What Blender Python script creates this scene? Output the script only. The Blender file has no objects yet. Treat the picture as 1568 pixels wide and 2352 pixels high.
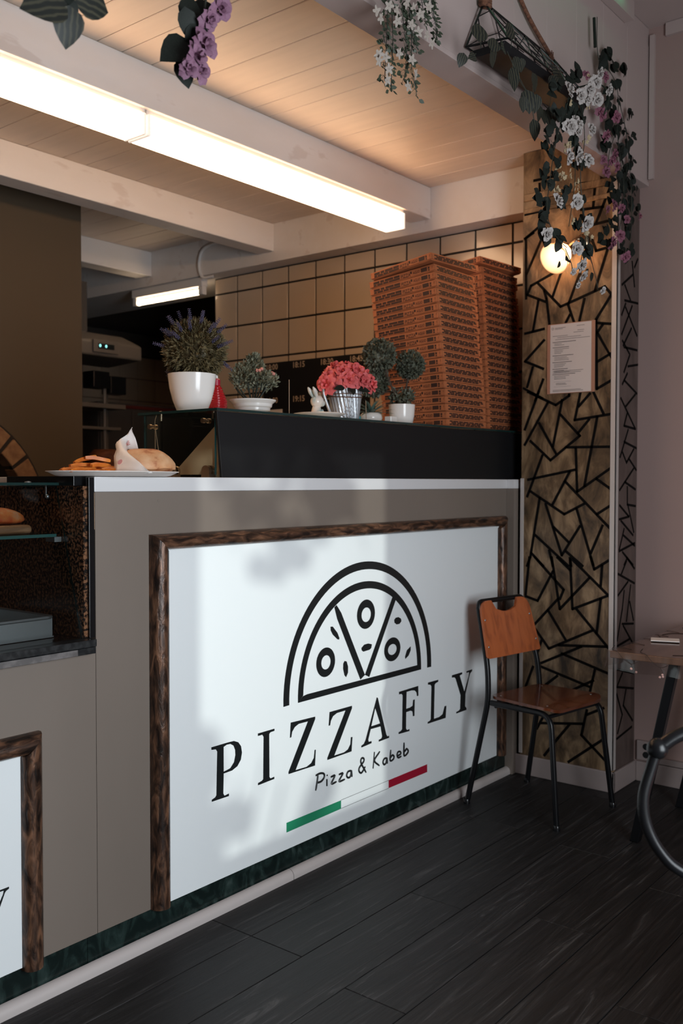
import bpy, bmesh, math, random
from mathutils import Vector, Matrix, Euler
SC = bpy.context.scene
C = SC.collection
PI = math.pi
R = math.radians

# ------------------------------------------------------------------ camera
cam_data = bpy.data.cameras.new('camera')
cam_data.sensor_fit = 'VERTICAL'
cam_data.sensor_height = 36.0
cam_data.lens = 2181.37 / 2352 * 36.0
cam_data.clip_start = 0.05
cam_data.clip_end = 60
camera = bpy.data.objects.new('camera', cam_data)
C.objects.link(camera)
_yaw, _pit, _rol = -0.895167, -0.030638, 0.001003
_fw = Vector((math.sin(-_yaw) * math.cos(_pit), math.cos(_yaw) * math.cos(_pit), math.sin(_pit)))
_rt = Vector((math.cos(_yaw), math.sin(_yaw), 0))
_up = _rt.cross(_fw)
_r2 = _rt * math.cos(_rol) + _up * math.sin(_rol)
_u2 = -_rt * math.sin(_rol) + _up * math.cos(_rol)
camera.matrix_world = Matrix(((_r2.x, _u2.x, -_fw.x, -1.1696), (_r2.y, _u2.y, -_fw.y, -2.0852), (_r2.z, _u2.z, -_fw.z, 1.3090), (0, 0, 0, 1)))
cam_data.dof.use_dof = True
cam_data.dof.focus_distance = 2.75
cam_data.dof.aperture_fstop = 4.0
SC.camera = camera

# ------------------------------------------------------------------ world, sun, daylight, exposure
SC.view_settings.view_transform = 'Standard'
SC.view_settings.look = 'None'
SC.view_settings.exposure = 0.0
SC.view_settings.gamma = 1.0
SC.view_settings.use_curve_mapping = False
world = bpy.data.worlds.new('world')
SC.world = world
world.use_nodes = True
world.node_tree.nodes['Background'].inputs[0].default_value = (0.80, 0.88, 1.0, 1)
world.node_tree.nodes['Background'].inputs[1].default_value = 0.035
sun_data = bpy.data.lights.new('sun', 'SUN')
sun_data.energy = 1.7
sun_data.angle = R(0.6)
sun_data.color = (1.0, 0.98, 0.94)
sun = bpy.data.objects.new('sun', sun_data)
C.objects.link(sun)
SUN_DIR = Vector((0.80, 1.0, -0.17)).normalized()
sun.rotation_euler = SUN_DIR.to_track_quat('-Z', 'Y').to_euler()
sun.location = (-3, -8, 3)
def area(name, loc, target, sx, sy, energy, color):
    d = bpy.data.lights.new(name, 'AREA')
    d.shape = 'RECTANGLE'; d.size = sx; d.size_y = sy; d.energy = energy; d.color = color
    o = bpy.data.objects.new(name, d); C.objects.link(o)
    o.location = loc
    o.rotation_euler = (Vector(target) - Vector(loc)).to_track_quat('-Z', 'Y').to_euler()
    return o
area('daylight_window', (0.16, -2.94, 1.30), (0.16, 0, 1.30), 1.25, 1.50, 75, (0.86, 0.94, 1.0))

# ------------------------------------------------------------------ helpers
rnd = random.Random(7)
def tag(o, label=None, cat=None, group=None, kind=None):
    if label: o['label'] = label
    if cat: o['category'] = cat
    if group: o['group'] = group
    if kind: o['kind'] = kind
    return o
def thing(name, label, cat, loc=(0, 0, 0), rotz=0.0, group=None):
    o = bpy.data.objects.new(name, None)
    o.empty_display_size = 0.05
    C.objects.link(o)
    o.location = loc; o.rotation_euler = (0, 0, rotz)
    return tag(o, label, cat, group)
def link_copy(o, parent=None):
    c = o.copy(); C.objects.link(c); c.parent = parent
    return c
def dup(root, loc=None, rot=None, label=None, group=None):
    r = link_copy(root)
    if loc is not None: r.location = loc
    if rot is not None: r.rotation_euler = rot
    if label: r['label'] = label
    if group: r['group'] = group
    for ch in list(root.children):
        c = link_copy(ch, r)
        for g in ch.children:
            link_copy(g, c)
    return r

class MB:
    """collects geometry; build() links it as one mesh object"""
    def __init__(self):
        self.v = []; self.f = []
    def add(self, vs, fs, M=None):
        n = len(self.v)
        self.v += [tuple(M @ Vector(p)) if M is not None else tuple(p) for p in vs]
        self.f += [tuple(i + n for i in f) for f in fs]
        return self
    def box(self, x0, x1, y0, y1, z0, z1, M=None):
        vs = [(x0, y0, z0), (x1, y0, z0), (x1, y1, z0), (x0, y1, z0), (x0, y0, z1), (x1, y0, z1), (x1, y1, z1), (x0, y1, z1)]
        return self.add(vs, [(3, 2, 1, 0), (4, 5, 6, 7), (0, 1, 5, 4), (1, 2, 6, 5), (2, 3, 7, 6), (3, 0, 4, 7)], M)
    def prism(self, poly, axis, a, b, M=None):
        """poly in the plane normal to axis, extruded from a to b"""
        def P(p, t):
            return (t, p[0], p[1]) if axis == 0 else ((p[0], t, p[1]) if axis == 1 else (p[0], p[1], t))
        n = len(poly)
        vs = [P(p, a) for p in poly] + [P(p, b) for p in poly]
        fs = [tuple(range(n))[::-1], tuple(range(n, 2 * n))]
        fs += [(i, (i + 1) % n, n + (i + 1) % n, n + i) for i in range(n)]
        return self.add(vs, fs, M)
    def tube(self, pts, r, seg=8, closed=False, caps=True, M=None):
        pts = [Vector(p) for p in pts]
        n = len(pts)
        rr = r if isinstance(r, (list, tuple)) else [r] * n
        tang = []
        for i in range(n):
            a = pts[(i - 1) % n] if (closed or i > 0) else pts[i]
            b = pts[(i + 1) % n] if (closed or i < n - 1) else pts[i]
            t = (b - a)
            tang.append(t.normalized() if t.length > 1e-9 else Vector((0, 0, 1)))
        t0 = tang[0]
        u = t0.cross(Vector((0, 0, 1)))
        if u.length < 0.1: u = t0.cross(Vector((0, 1, 0)))
        u.normalize()
        vs = []; fs = []
        for i in range(n):
            t = tang[i]
            u = (u - t * u.dot(t))
            if u.length < 1e-6: u = t.orthogonal()
            u.normalize(); w = t.cross(u)
            for k in range(seg):
                a = 2 * PI * k / seg
                vs.append(tuple(pts[i] + (u * math.cos(a) + w * math.sin(a)) * rr[i]))
        m = n if closed else n - 1
        for i in range(m):
            for k in range(seg):
                a = i * seg + k; b = i * seg + (k + 1) % seg
                c = ((i + 1) % n) * seg + (k + 1) % seg; d = ((i + 1) % n) * seg + k
                fs.append((a, b, c, d))
        if caps and not closed:
            fs.append(tuple(range(seg))[::-1]); fs.append(tuple(range((n - 1) * seg, n * seg)))
        return self.add(vs, fs, M)
    def lathe(self, prof, seg=24, M=None, caps=True, sx=1.0, sy=1.0):
        """prof = [(r, z)] turned round z"""
        vs = []; fs = []
        for r, z in prof:
            for k in range(seg):
                a = 2 * PI * k / seg
                vs.append((r * math.cos(a) * sx, r * math.sin(a) * sy, z))
        for i in range(len(prof) - 1):
            for k in range(seg):
                a = i * seg + k; b = i * seg + (k + 1) % seg
                fs.append((a, b, b + seg, a + seg))
        if caps:
            if prof[0][0] > 1e-5: fs.append(tuple(range(seg))[::-1])
            if prof[-1][0] > 1e-5: fs.append(tuple(range((len(prof) - 1) * seg, len(prof) * seg)))
        return self.add(vs, fs, M)
    def ball(self, c, r, seg=12, rings=8, sc=(1, 1, 1), M=None):
        prof = [(max(1e-6, r * math.sin(PI * i / rings)), -r * math.cos(PI * i / rings)) for i in range(rings + 1)]
        T = Matrix.Translation(Vector(c)) @ Matrix.Diagonal((sc[0], sc[1], sc[2], 1))
        return self.lathe(prof, seg, (M @ T) if M is not None else T)
    def build(self, name, m, parent=None, world=False, at=None, smooth=None, bevel=0.0, seg=2):
        o = bpy.data.objects.new(name, self.mesh(name, m, (Vector(parent.location) if (parent and world) else Vector(at) if at else None), smooth))
        C.objects.link(o)
        if at and not parent: o.location = at
        if parent: o.parent = parent
        if bevel:
            md = o.modifiers.new('edge', 'BEVEL'); md.width = bevel; md.segments = seg; md.limit_method = 'ANGLE'; md.angle_limit = R(35)
        return o
    def mesh(self, name, m, off=None, smooth=None):
        me = bpy.data.meshes.new(name)
        vs = self.v
        if off is not None: vs = [(a - off.x, b - off.y, c - off.z) for a, b, c in vs]
        me.from_pydata(vs, [], self.f)
        bm = bmesh.new(); bm.from_mesh(me); bmesh.ops.recalc_face_normals(bm, faces=bm.faces); bm.to_mesh(me); bm.free()
        if isinstance(m, (list, tuple)):
            for q in m: me.materials.append(q)
        elif m: me.materials.append(m)
        if smooth:
            me.polygons.foreach_set('use_smooth', [True] * len(me.polygons))
            me.set_sharp_from_angle(angle=R(smooth))
        return me
def obj_of(name, me, parent=None, loc=None, M=None):
    o = bpy.data.objects.new(name, me); C.objects.link(o)
    if parent: o.parent = parent
    if M is not None: o.matrix_local = M
    elif loc is not None: o.location = loc
    return o
def structure(o): o['kind'] = 'structure'; return o
def stuff(o): o['kind'] = 'stuff'; return o
def arc(cx, cz, r, a0, a1, n):
    return [(cx + r * math.cos(R(a0 + (a1 - a0) * i / n)), cz + r * math.sin(R(a0 + (a1 - a0) * i / n))) for i in range(n + 1)]
def round_path(pts, rad, n=5):
    pts = [Vector(p) for p in pts]
    out = [pts[0]]
    for i in range(1, len(pts) - 1):
        a, b, c = pts[i - 1], pts[i], pts[i + 1]
        d1 = (a - b); d2 = (c - b)
        q = min(rad, d1.length * .45, d2.length * .45)
        p1 = b + d1.normalized() * q; p2 = b + d2.normalized() * q
        for k in range(n + 1):
            t = k / n
            out.append(p1 * (1 - t) ** 2 + b * 2 * t * (1 - t) + p2 * t * t)
    out.append(pts[-1])
    return out
def smooth_path(pts, n=6):
    pts = [Vector(p) for p in pts]
    P = [pts[0] * 2 - pts[1]] + pts + [pts[-1] * 2 - pts[-2]]
    out = []
    for i in range(1, len(P) - 2):
        for k in range(n):
            t = k / n
            a, b, c, d = P[i - 1], P[i], P[i + 1], P[i + 2]
            out.append(0.5 * ((2 * b) + (c - a) * t + (2 * a - 5 * b + 4 * c - d) * t * t + (3 * b - a - 3 * c + d) * t ** 3))
    out.append(pts[-1])
    return out
_glyph = {}
def text_geo(s):
    """triangulated flat letters of the built-in font, height about 1, returned as (verts, faces, width)"""
    if s not in _glyph:
        c = bpy.data.curves.new('lettering', 'FONT'); c.body = s; c.resolution_u = 2; c.offset = 0.018
        o = bpy.data.objects.new('lettering', c); C.objects.link(o)
        dg = bpy.context.evaluated_depsgraph_get(); dg.update()
        me = bpy.data.meshes.new_from_object(o.evaluated_get(dg))
        vs = [tuple(v.co) for v in me.vertices]; fs = [tuple(p.vertices) for p in me.polygons]
        xs = [v[0] for v in vs]; ys = [v[1] for v in vs]
        x0, y0, h = min(xs), min(ys), max(ys) - min(ys)
        vs = [((v[0] - x0) / h, (v[1] - y0) / h, 0) for v in vs]
        C.objects.unlink(o); bpy.data.objects.remove(o); bpy.data.curves.remove(c); bpy.data.meshes.remove(me)
        _glyph[s] = (vs, fs, max(v[0] for v in vs))
    return _glyph[s]
def put_text(mb, s, origin, right, up, height, squeeze=1.0, width=None):
    vs, fs, w = text_geo(s)
    right = Vector(right).normalized(); up = Vector(up).normalized(); o = Vector(origin)
    k = squeeze if width is None else width / (w * height)
    mb.add([tuple(o + right * (v[0] * height * k) + up * (v[1] * height)) for v in vs], fs)
    return w * height * k

# ------------------------------------------------------------------ materials
def newmat(name):
    m = bpy.data.materials.new(name); m.use_nodes = True
    nt = m.node_tree
    return m, nt, nt.nodes['Principled BSDF']
def col(c): return (c[0], c[1], c[2], 1)
def mat(name, c, rough=0.5, metal=0.0, spec=0.5, emit=None, estr=0.0, bump=0.0, bscale=60, coat=0.0):
    m, nt, b = newmat(name)
    b.inputs['Base Color'].default_value = col(c); b.inputs['Roughness'].default_value = rough
    b.inputs['Metallic'].default_value = metal; b.inputs['Specular IOR Level'].default_value = spec
    b.inputs['Coat Weight'].default_value = coat
    if emit: b.inputs['Emission Color'].default_value = col(emit); b.inputs['Emission Strength'].default_value = estr
    if bump:
        tc = nt.nodes.new('ShaderNodeTexCoord'); n = nt.nodes.new('ShaderNodeTexNoise'); n.inputs['Scale'].default_value = bscale
        n.inputs['Detail'].default_value = 3
        bp = nt.nodes.new('ShaderNodeBump'); bp.inputs['Strength'].default_value = bump; bp.inputs['Distance'].default_value = 0.003
        nt.links.new(tc.outputs['Object'], n.inputs['Vector']); nt.links.new(n.outputs['Fac'], bp.inputs['Height']); nt.links.new(bp.outputs['Normal'], b.inputs['Normal'])
    return m
def nmat(name, stops, scale=(1, 1, 1), nscale=8, detail=5, rough=0.5, rough2=None, metal=0.0, spec=0.5, bump=0.0, dist=0.0, coat=0.0, per_object=0.0, rotz=0.0, nrough=0.55):
    """noise through a colour ramp; stops = [(pos, colour)]"""
    m, nt, b = newmat(name)
    L = nt.links.new
    tc = nt.nodes.new('ShaderNodeTexCoord'); mp = nt.nodes.new('ShaderNodeMapping')
    mp.inputs['Scale'].default_value = scale; mp.inputs['Rotation'].default_value = (0, 0, rotz)
    n = nt.nodes.new('ShaderNodeTexNoise'); n.inputs['Scale'].default_value = nscale; n.inputs['Detail'].default_value = detail
    n.inputs['Distortion'].default_value = dist; n.inputs['Roughness'].default_value = nrough
    cr = nt.nodes.new('ShaderNodeValToRGB')
    el = cr.color_ramp.elements
    el[0].position, el[0].color = stops[0][0], col(stops[0][1])
    el[1].position, el[1].color = stops[-1][0], col(stops[-1][1])
    for p, c in stops[1:-1]:
        e = el.new(p); e.color = col(c)
    L(tc.outputs['Object'], mp.inputs['Vector'])
    if per_object:
        oi = nt.nodes.new('ShaderNodeObjectInfo'); vm = nt.nodes.new('ShaderNodeVectorMath'); vm.operation = 'MULTIPLY_ADD'
        cb = nt.nodes.new('ShaderNodeCombineXYZ')
        for k in range(3): L(oi.outputs['Random'], cb.inputs[k])
        vm.inputs[1].default_value = (37, 53, 71)
        L(cb.outputs[0], vm.inputs[0]); L(mp.outputs[0], vm.inputs[2]); L(vm.outputs[0], n.inputs['Vector'])
    else:
        L(mp.outputs[0], n.inputs['Vector'])
    L(n.outputs['Fac'], cr.inputs['Fac'])
    outc = cr.outputs['Color']
    if per_object:
        hv = nt.nodes.new('ShaderNodeHueSaturation')
        mr = nt.nodes.new('ShaderNodeMapRange'); mr.inputs['To Min'].default_value = 1 - per_object; mr.inputs['To Max'].default_value = 1 + per_object
        L(oi.outputs['Random'], mr.inputs['Value']); L(mr.outputs[0], hv.inputs['Value']); L(outc, hv.inputs['Color']); outc = hv.outputs['Color']
    L(outc, b.inputs['Base Color'])
    b.inputs['Roughness'].default_value = rough; b.inputs['Metallic'].default_value = metal; b.inputs['Specular IOR Level'].default_value = spec
    b.inputs['Coat Weight'].default_value = coat
    if rough2 is not None:
        mr2 = nt.nodes.new('ShaderNodeMapRange'); mr2.inputs['To Min'].default_value = rough; mr2.inputs['To Max'].default_value = rough2
        L(n.outputs['Fac'], mr2.inputs['Value']); L(mr2.outputs[0], b.inputs['Roughness'])
    if bump:
        bp = nt.nodes.new('ShaderNodeBump'); bp.inputs['Strength'].default_value = bump; bp.inputs['Distance'].default_value = 0.004
        L(n.outputs['Fac'], bp.inputs['Height']); L(bp.outputs['Normal'], b.inputs['Normal'])
    return m
def glass(name, tint=(0.93, 0.97, 0.96), rough=0.02, f0=0.04):
    m = bpy.data.materials.new(name); m.use_nodes = True
    nt = m.node_tree; nt.nodes.clear()
    out = nt.nodes.new('ShaderNodeOutputMaterial'); mx = nt.nodes.new('ShaderNodeMixShader')
    tr = nt.nodes.new('ShaderNodeBsdfTransparent'); gl = nt.nodes.new('ShaderNodeBsdfGlossy'); lw = nt.nodes.new('ShaderNodeLayerWeight')
    lw.inputs['Blend'].default_value = 0.5
    pw = nt.nodes.new('ShaderNodeMath'); pw.operation = 'POWER'; pw.inputs[1].default_value = 5.0
    ma = nt.nodes.new('ShaderNodeMath'); ma.operation = 'MULTIPLY_ADD'; ma.inputs[1].default_value = 1 - f0; ma.inputs[2].default_value = f0
    tr.inputs[0].default_value = col(tint); gl.inputs['Roughness'].default_value = rough
    L = nt.links.new
    L(lw.outputs['Facing'], pw.inputs[0]); L(pw.outputs[0], ma.inputs[0]); L(ma.outputs[0], mx.inputs[0])
    L(tr.outputs[0], mx.inputs[1]); L(gl.outputs[0], mx.inputs[2]); L(mx.outputs[0], out.inputs[0])
    return m

M_white = mat('white_paint', (0.72, 0.69, 0.67), 0.55, bump=0.05, bscale=25)
M_beam = nmat('beam_paint', [(0.35, (0.72, 0.67, 0.64)), (0.62, (0.74, 0.70, 0.68)), (0.66, (0.66, 0.60, 0.57))], (1, 3, 3), 3, 4, 0.5, bump=0.05)
M_plank = nmat('ceiling_plank_paint', [(0.3, (0.66, 0.55, 0.46)), (0.7, (0.72, 0.60, 0.50))], (8, 0.8, 1), 3, 4, 0.5, per_object=0.03)
M_wall = mat('mauve_white_wall', (0.365, 0.25, 0.227), 0.6, bump=0.08, bscale=30)
M_header = mat('header_paint', (0.46, 0.365, 0.345), 0.5, bump=0.05, bscale=20)
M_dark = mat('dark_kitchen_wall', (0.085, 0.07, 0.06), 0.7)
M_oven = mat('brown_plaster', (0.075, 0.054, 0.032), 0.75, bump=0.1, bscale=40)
M_counter = nmat('greige_laminate', [(0.3, (0.188, 0.152, 0.127)), (0.7, (0.215, 0.174, 0.146))], (1, 1, 0.4), 2, 4, 0.42)
M_worktop = mat('white_worktop', (0.70, 0.69, 0.70), 0.35, bump=0.02)
M_sign = mat('white_sign_board', (0.86, 0.89, 0.90), 0.45)
M_ink = mat('black_vinyl', (0.010, 0.012, 0.013), 0.35)
M_green = mat('green_vinyl', (0.02, 0.24, 0.12), 0.4)
M_red = mat('red_vinyl', (0.40, 0.01, 0.035), 0.4)
M_marble = nmat('dark_green_marble', [(0.42, (0.006, 0.012, 0.011)), (0.56, (0.016, 0.030, 0.027)), (0.72, (0.05, 0.075, 0.07)), (0.80, (0.16, 0.19, 0.18))], (2, 2, 1.2), 7, 8, 0.25, dist=1.6)
M_trimwhite = mat('white_floor_trim', (0.55, 0.49, 0.47), 0.4, bump=0.1, bscale=40)
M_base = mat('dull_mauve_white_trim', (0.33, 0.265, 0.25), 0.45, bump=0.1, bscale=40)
M_mould = nmat('copper_black_moulding', [(0.36, (0.016, 0.010, 0.008)), (0.50, (0.07, 0.035, 0.022)), (0.70, (0.26, 0.125, 0.07))], (4, 4, 1.1), 13, 9, 0.28, dist=0.9, bump=0.8, metal=0.3)
M_mould_h = nmat('copper_black_moulding_lying', [(0.36, (0.016, 0.010, 0.008)), (0.50, (0.07, 0.035, 0.022)), (0.70, (0.26, 0.125, 0.07))], (1.1, 4, 4), 13, 9, 0.28, dist=0.9, bump=0.8, metal=0.3)
M_floor = nmat('charcoal_wood_floor', [(0.34, (0.004, 0.0038, 0.004)), (0.49, (0.011, 0.0102, 0.0106)), (0.58, (0.020, 0.0185, 0.019)), (0.67, (0.065, 0.062, 0.062))], (0.35, 6, 6), 4.0, 11, 0.42, rough2=0.62, dist=2.6, bump=0.35, per_object=0.25, nrough=0.68, spec=0.4)
M_floorgap = mat('floor_joint', (0.004, 0.004, 0.004), 0.9)
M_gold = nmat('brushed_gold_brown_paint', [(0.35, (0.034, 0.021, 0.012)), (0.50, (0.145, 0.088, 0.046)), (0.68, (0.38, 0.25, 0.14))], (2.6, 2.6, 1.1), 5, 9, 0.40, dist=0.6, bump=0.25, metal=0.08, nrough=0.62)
M_strip = mat('black_line_tape', (0.004, 0.0035, 0.0035), 0.8, 0.0, 0.1)
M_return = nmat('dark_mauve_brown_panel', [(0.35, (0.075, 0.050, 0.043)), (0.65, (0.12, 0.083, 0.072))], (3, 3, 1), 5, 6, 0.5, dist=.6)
M_alu = mat('brushed_aluminium', (0.62, 0.56, 0.53), 0.45, 0.3)
M_tile = nmat('cream_glazed_tile', [(0.3, (0.55, 0.43, 0.32)), (0.7, (0.58, 0.46, 0.35))], (1, 1, 1), 2, 2, 0.16, per_object=0.03)
M_grout = mat('dark_grout', (0.016, 0.012, 0.010), 0.8)
M_black = mat('matt_black_board', (0.008, 0.008, 0.009), 0.55, 0.0, 0.3)
M_blackgloss = mat('gloss_black_plastic', (0.008, 0.008, 0.009), 0.2)
M_blackmetal = mat('black_powder_steel', (0.006, 0.006, 0.007), 0.30, 0.0, 0.3)
M_granite = nmat('black_granite', [(0.4, (0.012, 0.013, 0.014)), (0.7, (0.035, 0.036, 0.037))], (1, 1, 1), 60, 3, 0.3)
M_stone = nmat('grey_stone_edge', [(0.4, (0.10, 0.09, 0.088)), (0.65, (0.20, 0.18, 0.175))], (1, 1, 1), 30, 4, 0.5)
M_speckle = nmat('speckled_brown_granite', [(0.46, (0.010, 0.008, 0.007)), (0.50, (0.07, 0.034, 0.018)), (0.60, (0.22, 0.105, 0.055))], (1, 1, 1), 125, 5, 0.22)
M_mdf = mat('raw_fibreboard', (0.42, 0.28, 0.18), 0.8)
M_glass = glass('clear_glass')
M_smoked = glass('smoked_case_glass', (0.80, 0.82, 0.82), 0.03)
M_glassedge = mat('dark_green_glass_edge', (0.010, 0.030, 0.028), 0.15, 0.0, 0.6)
M_shelfedge = mat('teal_glass_edge', (0.05, 0.15, 0.14), 0.15, 0.0, 0.8)
M_steel = mat('polished_steel', (0.45, 0.47, 0.48), 0.38, 0.9)
M_brass = mat('aged_brass', (0.42, 0.30, 0.20), 0.28, 1.0)
M_cer = mat('white_ceramic', (0.86, 0.81, 0.77), 0.16)
M_foam = mat('white_foam_tray', (0.78, 0.70, 0.65), 0.5)
M_card = nmat('brown_cardboard', [(0.3, (0.41, 0.130, 0.050)), (0.7, (0.48, 0.157, 0.060))], (1, 1, 1), 20, 3, 0.7)
M_cardink = mat('dark_brown_print', (0.040, 0.014, 0.009), 0.7)
M_soil = mat('brown_soil', (0.05, 0.03, 0.02), 0.95, bump=0.6, bscale=150)
M_fries = nmat('fried_potato', [(0.35, (0.52, 0.12, 0.012)), (0.7, (0.74, 0.25, 0.03))], (1, 1, 1), 40, 3, 0.45)
M_crust = nmat('toasted_pizza_crust', [(0.34, (0.36, 0.10, 0.035)), (0.44, (0.60, 0.30, 0.14)), (0.70, (0.72, 0.45, 0.26))], (1, 1, 1.6), 16, 6, 0.55, bump=0.15)
M_loaf = nmat('baked_tomato_bread', [(0.46, (0.50, 0.075, 0.016)), (0.60, (0.60, 0.19, 0.05)), (0.80, (0.50, 0.36, 0.26))], (1, 1, 1), 22, 4, 0.5, bump=0.2)
M_paper = mat('waxed_white_paper', (0.82, 0.77, 0.74), 0.45)
M_pinkprint = mat('pink_red_print', (0.60, 0.26, 0.24), 0.6)
M_woodboard = nmat('light_wood_board', [(0.35, (0.20, 0.095, 0.042)), (0.65, (0.36, 0.185, 0.090))], (1, 8, 8), 6, 5, 0.5, dist=1.5)
M_chairwood = nmat('red_brown_veneer', [(0.30, (0.28, 0.064, 0.019)), (0.5, (0.45, 0.112, 0.032)), (0.7, (0.50, 0.13, 0.040))], (9, 9, 0.7), 4, 6, 0.3, dist=0.5)
M_seatwood = nmat('dark_red_brown_veneer', [(0.30, (0.075, 0.018, 0.007)), (0.5, (0.13, 0.032, 0.011)), (0.7, (0.16, 0.042, 0.015))], (0.9, 9, 9), 4, 6, 0.2, dist=0.5, coat=0.4)
M_tabletop = nmat('brown_table_top', [(0.3, (0.13, 0.07, 0.045)), (0.7, (0.24, 0.14, 0.10))], (1, 8, 1), 4, 5, 0.35)
M_cloth = glass('clear_plastic_cloth', (0.86, 0.83, 0.81), 0.12, 0.06)
M_twig = mat('dark_twig_print', (0.035, 0.018, 0.014), 0.6)
M_blossom = mat('pale_pink_bud', (0.60, 0.36, 0.32), 0.6)
M_lamp = mat('lit_diffuser', (0.9, 0.88, 0.85), 0.5, emit=(1.0, 0.63, 0.36), estr=10.2)
M_lampend = mat('lit_diffuser_end_cap', (0.9, 0.86, 0.8), 0.5, emit=(1.0, 0.80, 0.66), estr=0.55)
M_tube = mat('lit_tube', (0.9, 0.9, 0.9), 0.5, emit=(1.0, 0.74, 0.48), estr=9.0)
M_bulb = mat('lit_bulb', (0.9, 0.85, 0.8), 0.5, emit=(1.0, 0.60, 0.30), estr=115.0)
M_led = mat('lit_green_led', (0.2, 0.9, 0.5), 0.5, emit=(0.06, 1.0, 0.42), estr=4.0)
M_teal = mat('lit_teal_indicator', (0.2, 0.8, 0.8), 0.5, emit=(0.35, 0.95, 0.9), estr=1.2)
M_leafdk = nmat('dark_fabric_leaf', [(0.3, (0.006, 0.0085, 0.0065)), (0.7, (0.013, 0.018, 0.014))], (1, 1, 1), 30, 3, 0.6, spec=0.25)
M_stem = mat('dark_green_stem', (0.016, 0.022, 0.016), 0.6)
M_pep = None
M_wrose = mat('white_fabric_rose', (0.40, 0.36, 0.34), 0.7)
M_wist = mat('translucent_white_petal', (0.36, 0.31, 0.27), 0.7)
M_cream = mat('cream_blossom', (0.36, 0.28, 0.17), 0.7)
M_prose = nmat('mauve_pink_rose', [(0.35, (0.16, 0.04, 0.075)), (0.65, (0.29, 0.115, 0.16))], (1, 1, 1), 25, 2, 0.7, per_object=0.15)
M_purple = nmat('lilac_rose', [(0.35, (0.17, 0.065, 0.12)), (0.65, (0.30, 0.16, 0.235))], (1, 1, 1), 25, 2, 0.7)
M_coral = nmat('coral_pink_rose', [(0.35, (0.62, 0.065, 0.09)), (0.65, (0.75, 0.19, 0.17))], (1, 1, 1), 18, 2, 0.6, per_object=0.15)
M_rope = nmat('brown_jute_rope', [(0.4, (0.09, 0.035, 0.02)), (0.6, (0.18, 0.075, 0.042))], (1, 1, 1), 90, 2, 0.9, bump=0.6)
M_brick = nmat('arch_brick', [(0.35, (0.20, 0.10, 0.05)), (0.65, (0.30, 0.17, 0.085))], (1, 1, 1), 25, 4, 0.85, bump=0.3, per_object=0.15)

# traced world positions (metres): sign lettering, pillar lines, flowers
LETTERS={'P':[[(.799,.513),(.871,.513),(.894,.512),(.913,.504),(.925,.489),(.929,.468),(.924,.447),(.909,.43),(.886,.422),(.85,.421),(.848,.36),(.853,.352),(.872,.354),(.872,.346),(.8,.347),(.8,.353),(.814,.357),(.819,.362),(.823,.495),(.817,.503),(.799,.505)],[(.85,.503),(.863,.507),(.879,.506),(.892,.498),(.899,.483),(.9,.467),(.894,.446),(.878,.431),(.859,.428),(.85,.427)]],'I':[[(1.001,.513),(1.078,.513),(1.078,.506),(1.058,.505),(1.053,.5),(1.054,.361),(1.059,.355),(1.077,.356),(1.077,.349),(1.001,.347),(1.001,.354),(1.019,.357),(1.025,.361),(1.027,.497),(1.021,.505),(1.001,.505)]],'Z':[[(1.157,.517),(1.282,.513),(1.282,.505),(1.181,.353),(1.238,.351),(1.261,.358),(1.275,.373),(1.279,.399),(1.285,.399),(1.281,.345),(1.146,.348),(1.146,.355),(1.244,.504),(1.197,.505),(1.177,.498),(1.164,.485),(1.16,.468),(1.153,.467)]],'Z2':[[(1.359,.514),(1.485,.513),(1.485,.504),(1.385,.356),(1.44,.355),(1.462,.361),(1.476,.376),(1.479,.401),(1.488,.4),(1.483,.349),(1.347,.349),(1.347,.356),(1.448,.503),(1.4,.503),(1.378,.496),(1.366,.482),(1.362,.467),(1.354,.467)]],'A':[[(1.633,.517),(1.64,.514),(1.694,.366),(1.701,.358),(1.712,.358),(1.712,.35),(1.646,.349),(1.646,.356),(1.663,.358),(1.667,.365),(1.657,.404),(1.597,.406),(1.582,.371),(1.584,.362),(1.602,.361),(1.602,.353),(1.54,.35),(1.54,.357),(1.555,.361),(1.565,.373)],[(1.624,.478),(1.6,.416),(1.654,.416)]],'F':[[(1.776,.513),(1.906,.514),(1.907,.475),(1.898,.475),(1.893,.491),(1.882,.5),(1.86,.504),(1.826,.504),(1.824,.439),(1.85,.439),(1.867,.443),(1.871,.465),(1.882,.465),(1.88,.401),(1.87,.401),(1.866,.421),(1.853,.426),(1.824,.426),(1.823,.363),(1.83,.355),(1.846,.356),(1.846,.348),(1.774,.351),(1.774,.358),(1.791,.361),(1.797,.366),(1.8,.495),(1.793,.502),(1.776,.503)]],'L':[[(1.975,.516),(2.049,.515),(2.049,.507),(2.03,.504),(2.023,.499),(2.019,.362),(2.057,.362),(2.083,.369),(2.098,.399),(2.111,.398),(2.106,.349),(1.974,.351),(1.974,.358),(1.989,.36),(1.996,.365),(2.0,.496),(1.993,.504),(1.975,.507)]],'Y':[[(2.153,.517),(2.233,.517),(2.233,.509),(2.214,.506),(2.217,.499),(2.251,.432),(2.286,.495),(2.289,.509),(2.268,.509),(2.268,.516),(2.313,.517),(2.313,.509),(2.3,.504),(2.294,.497),(2.26,.421),(2.257,.369),(2.268,.36),(2.269,.352),(2.188,.351),(2.188,.358),(2.209,.36),(2.218,.365),(2.221,.422),(2.182,.497),(2.173,.505),(2.153,.507)]]}
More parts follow.
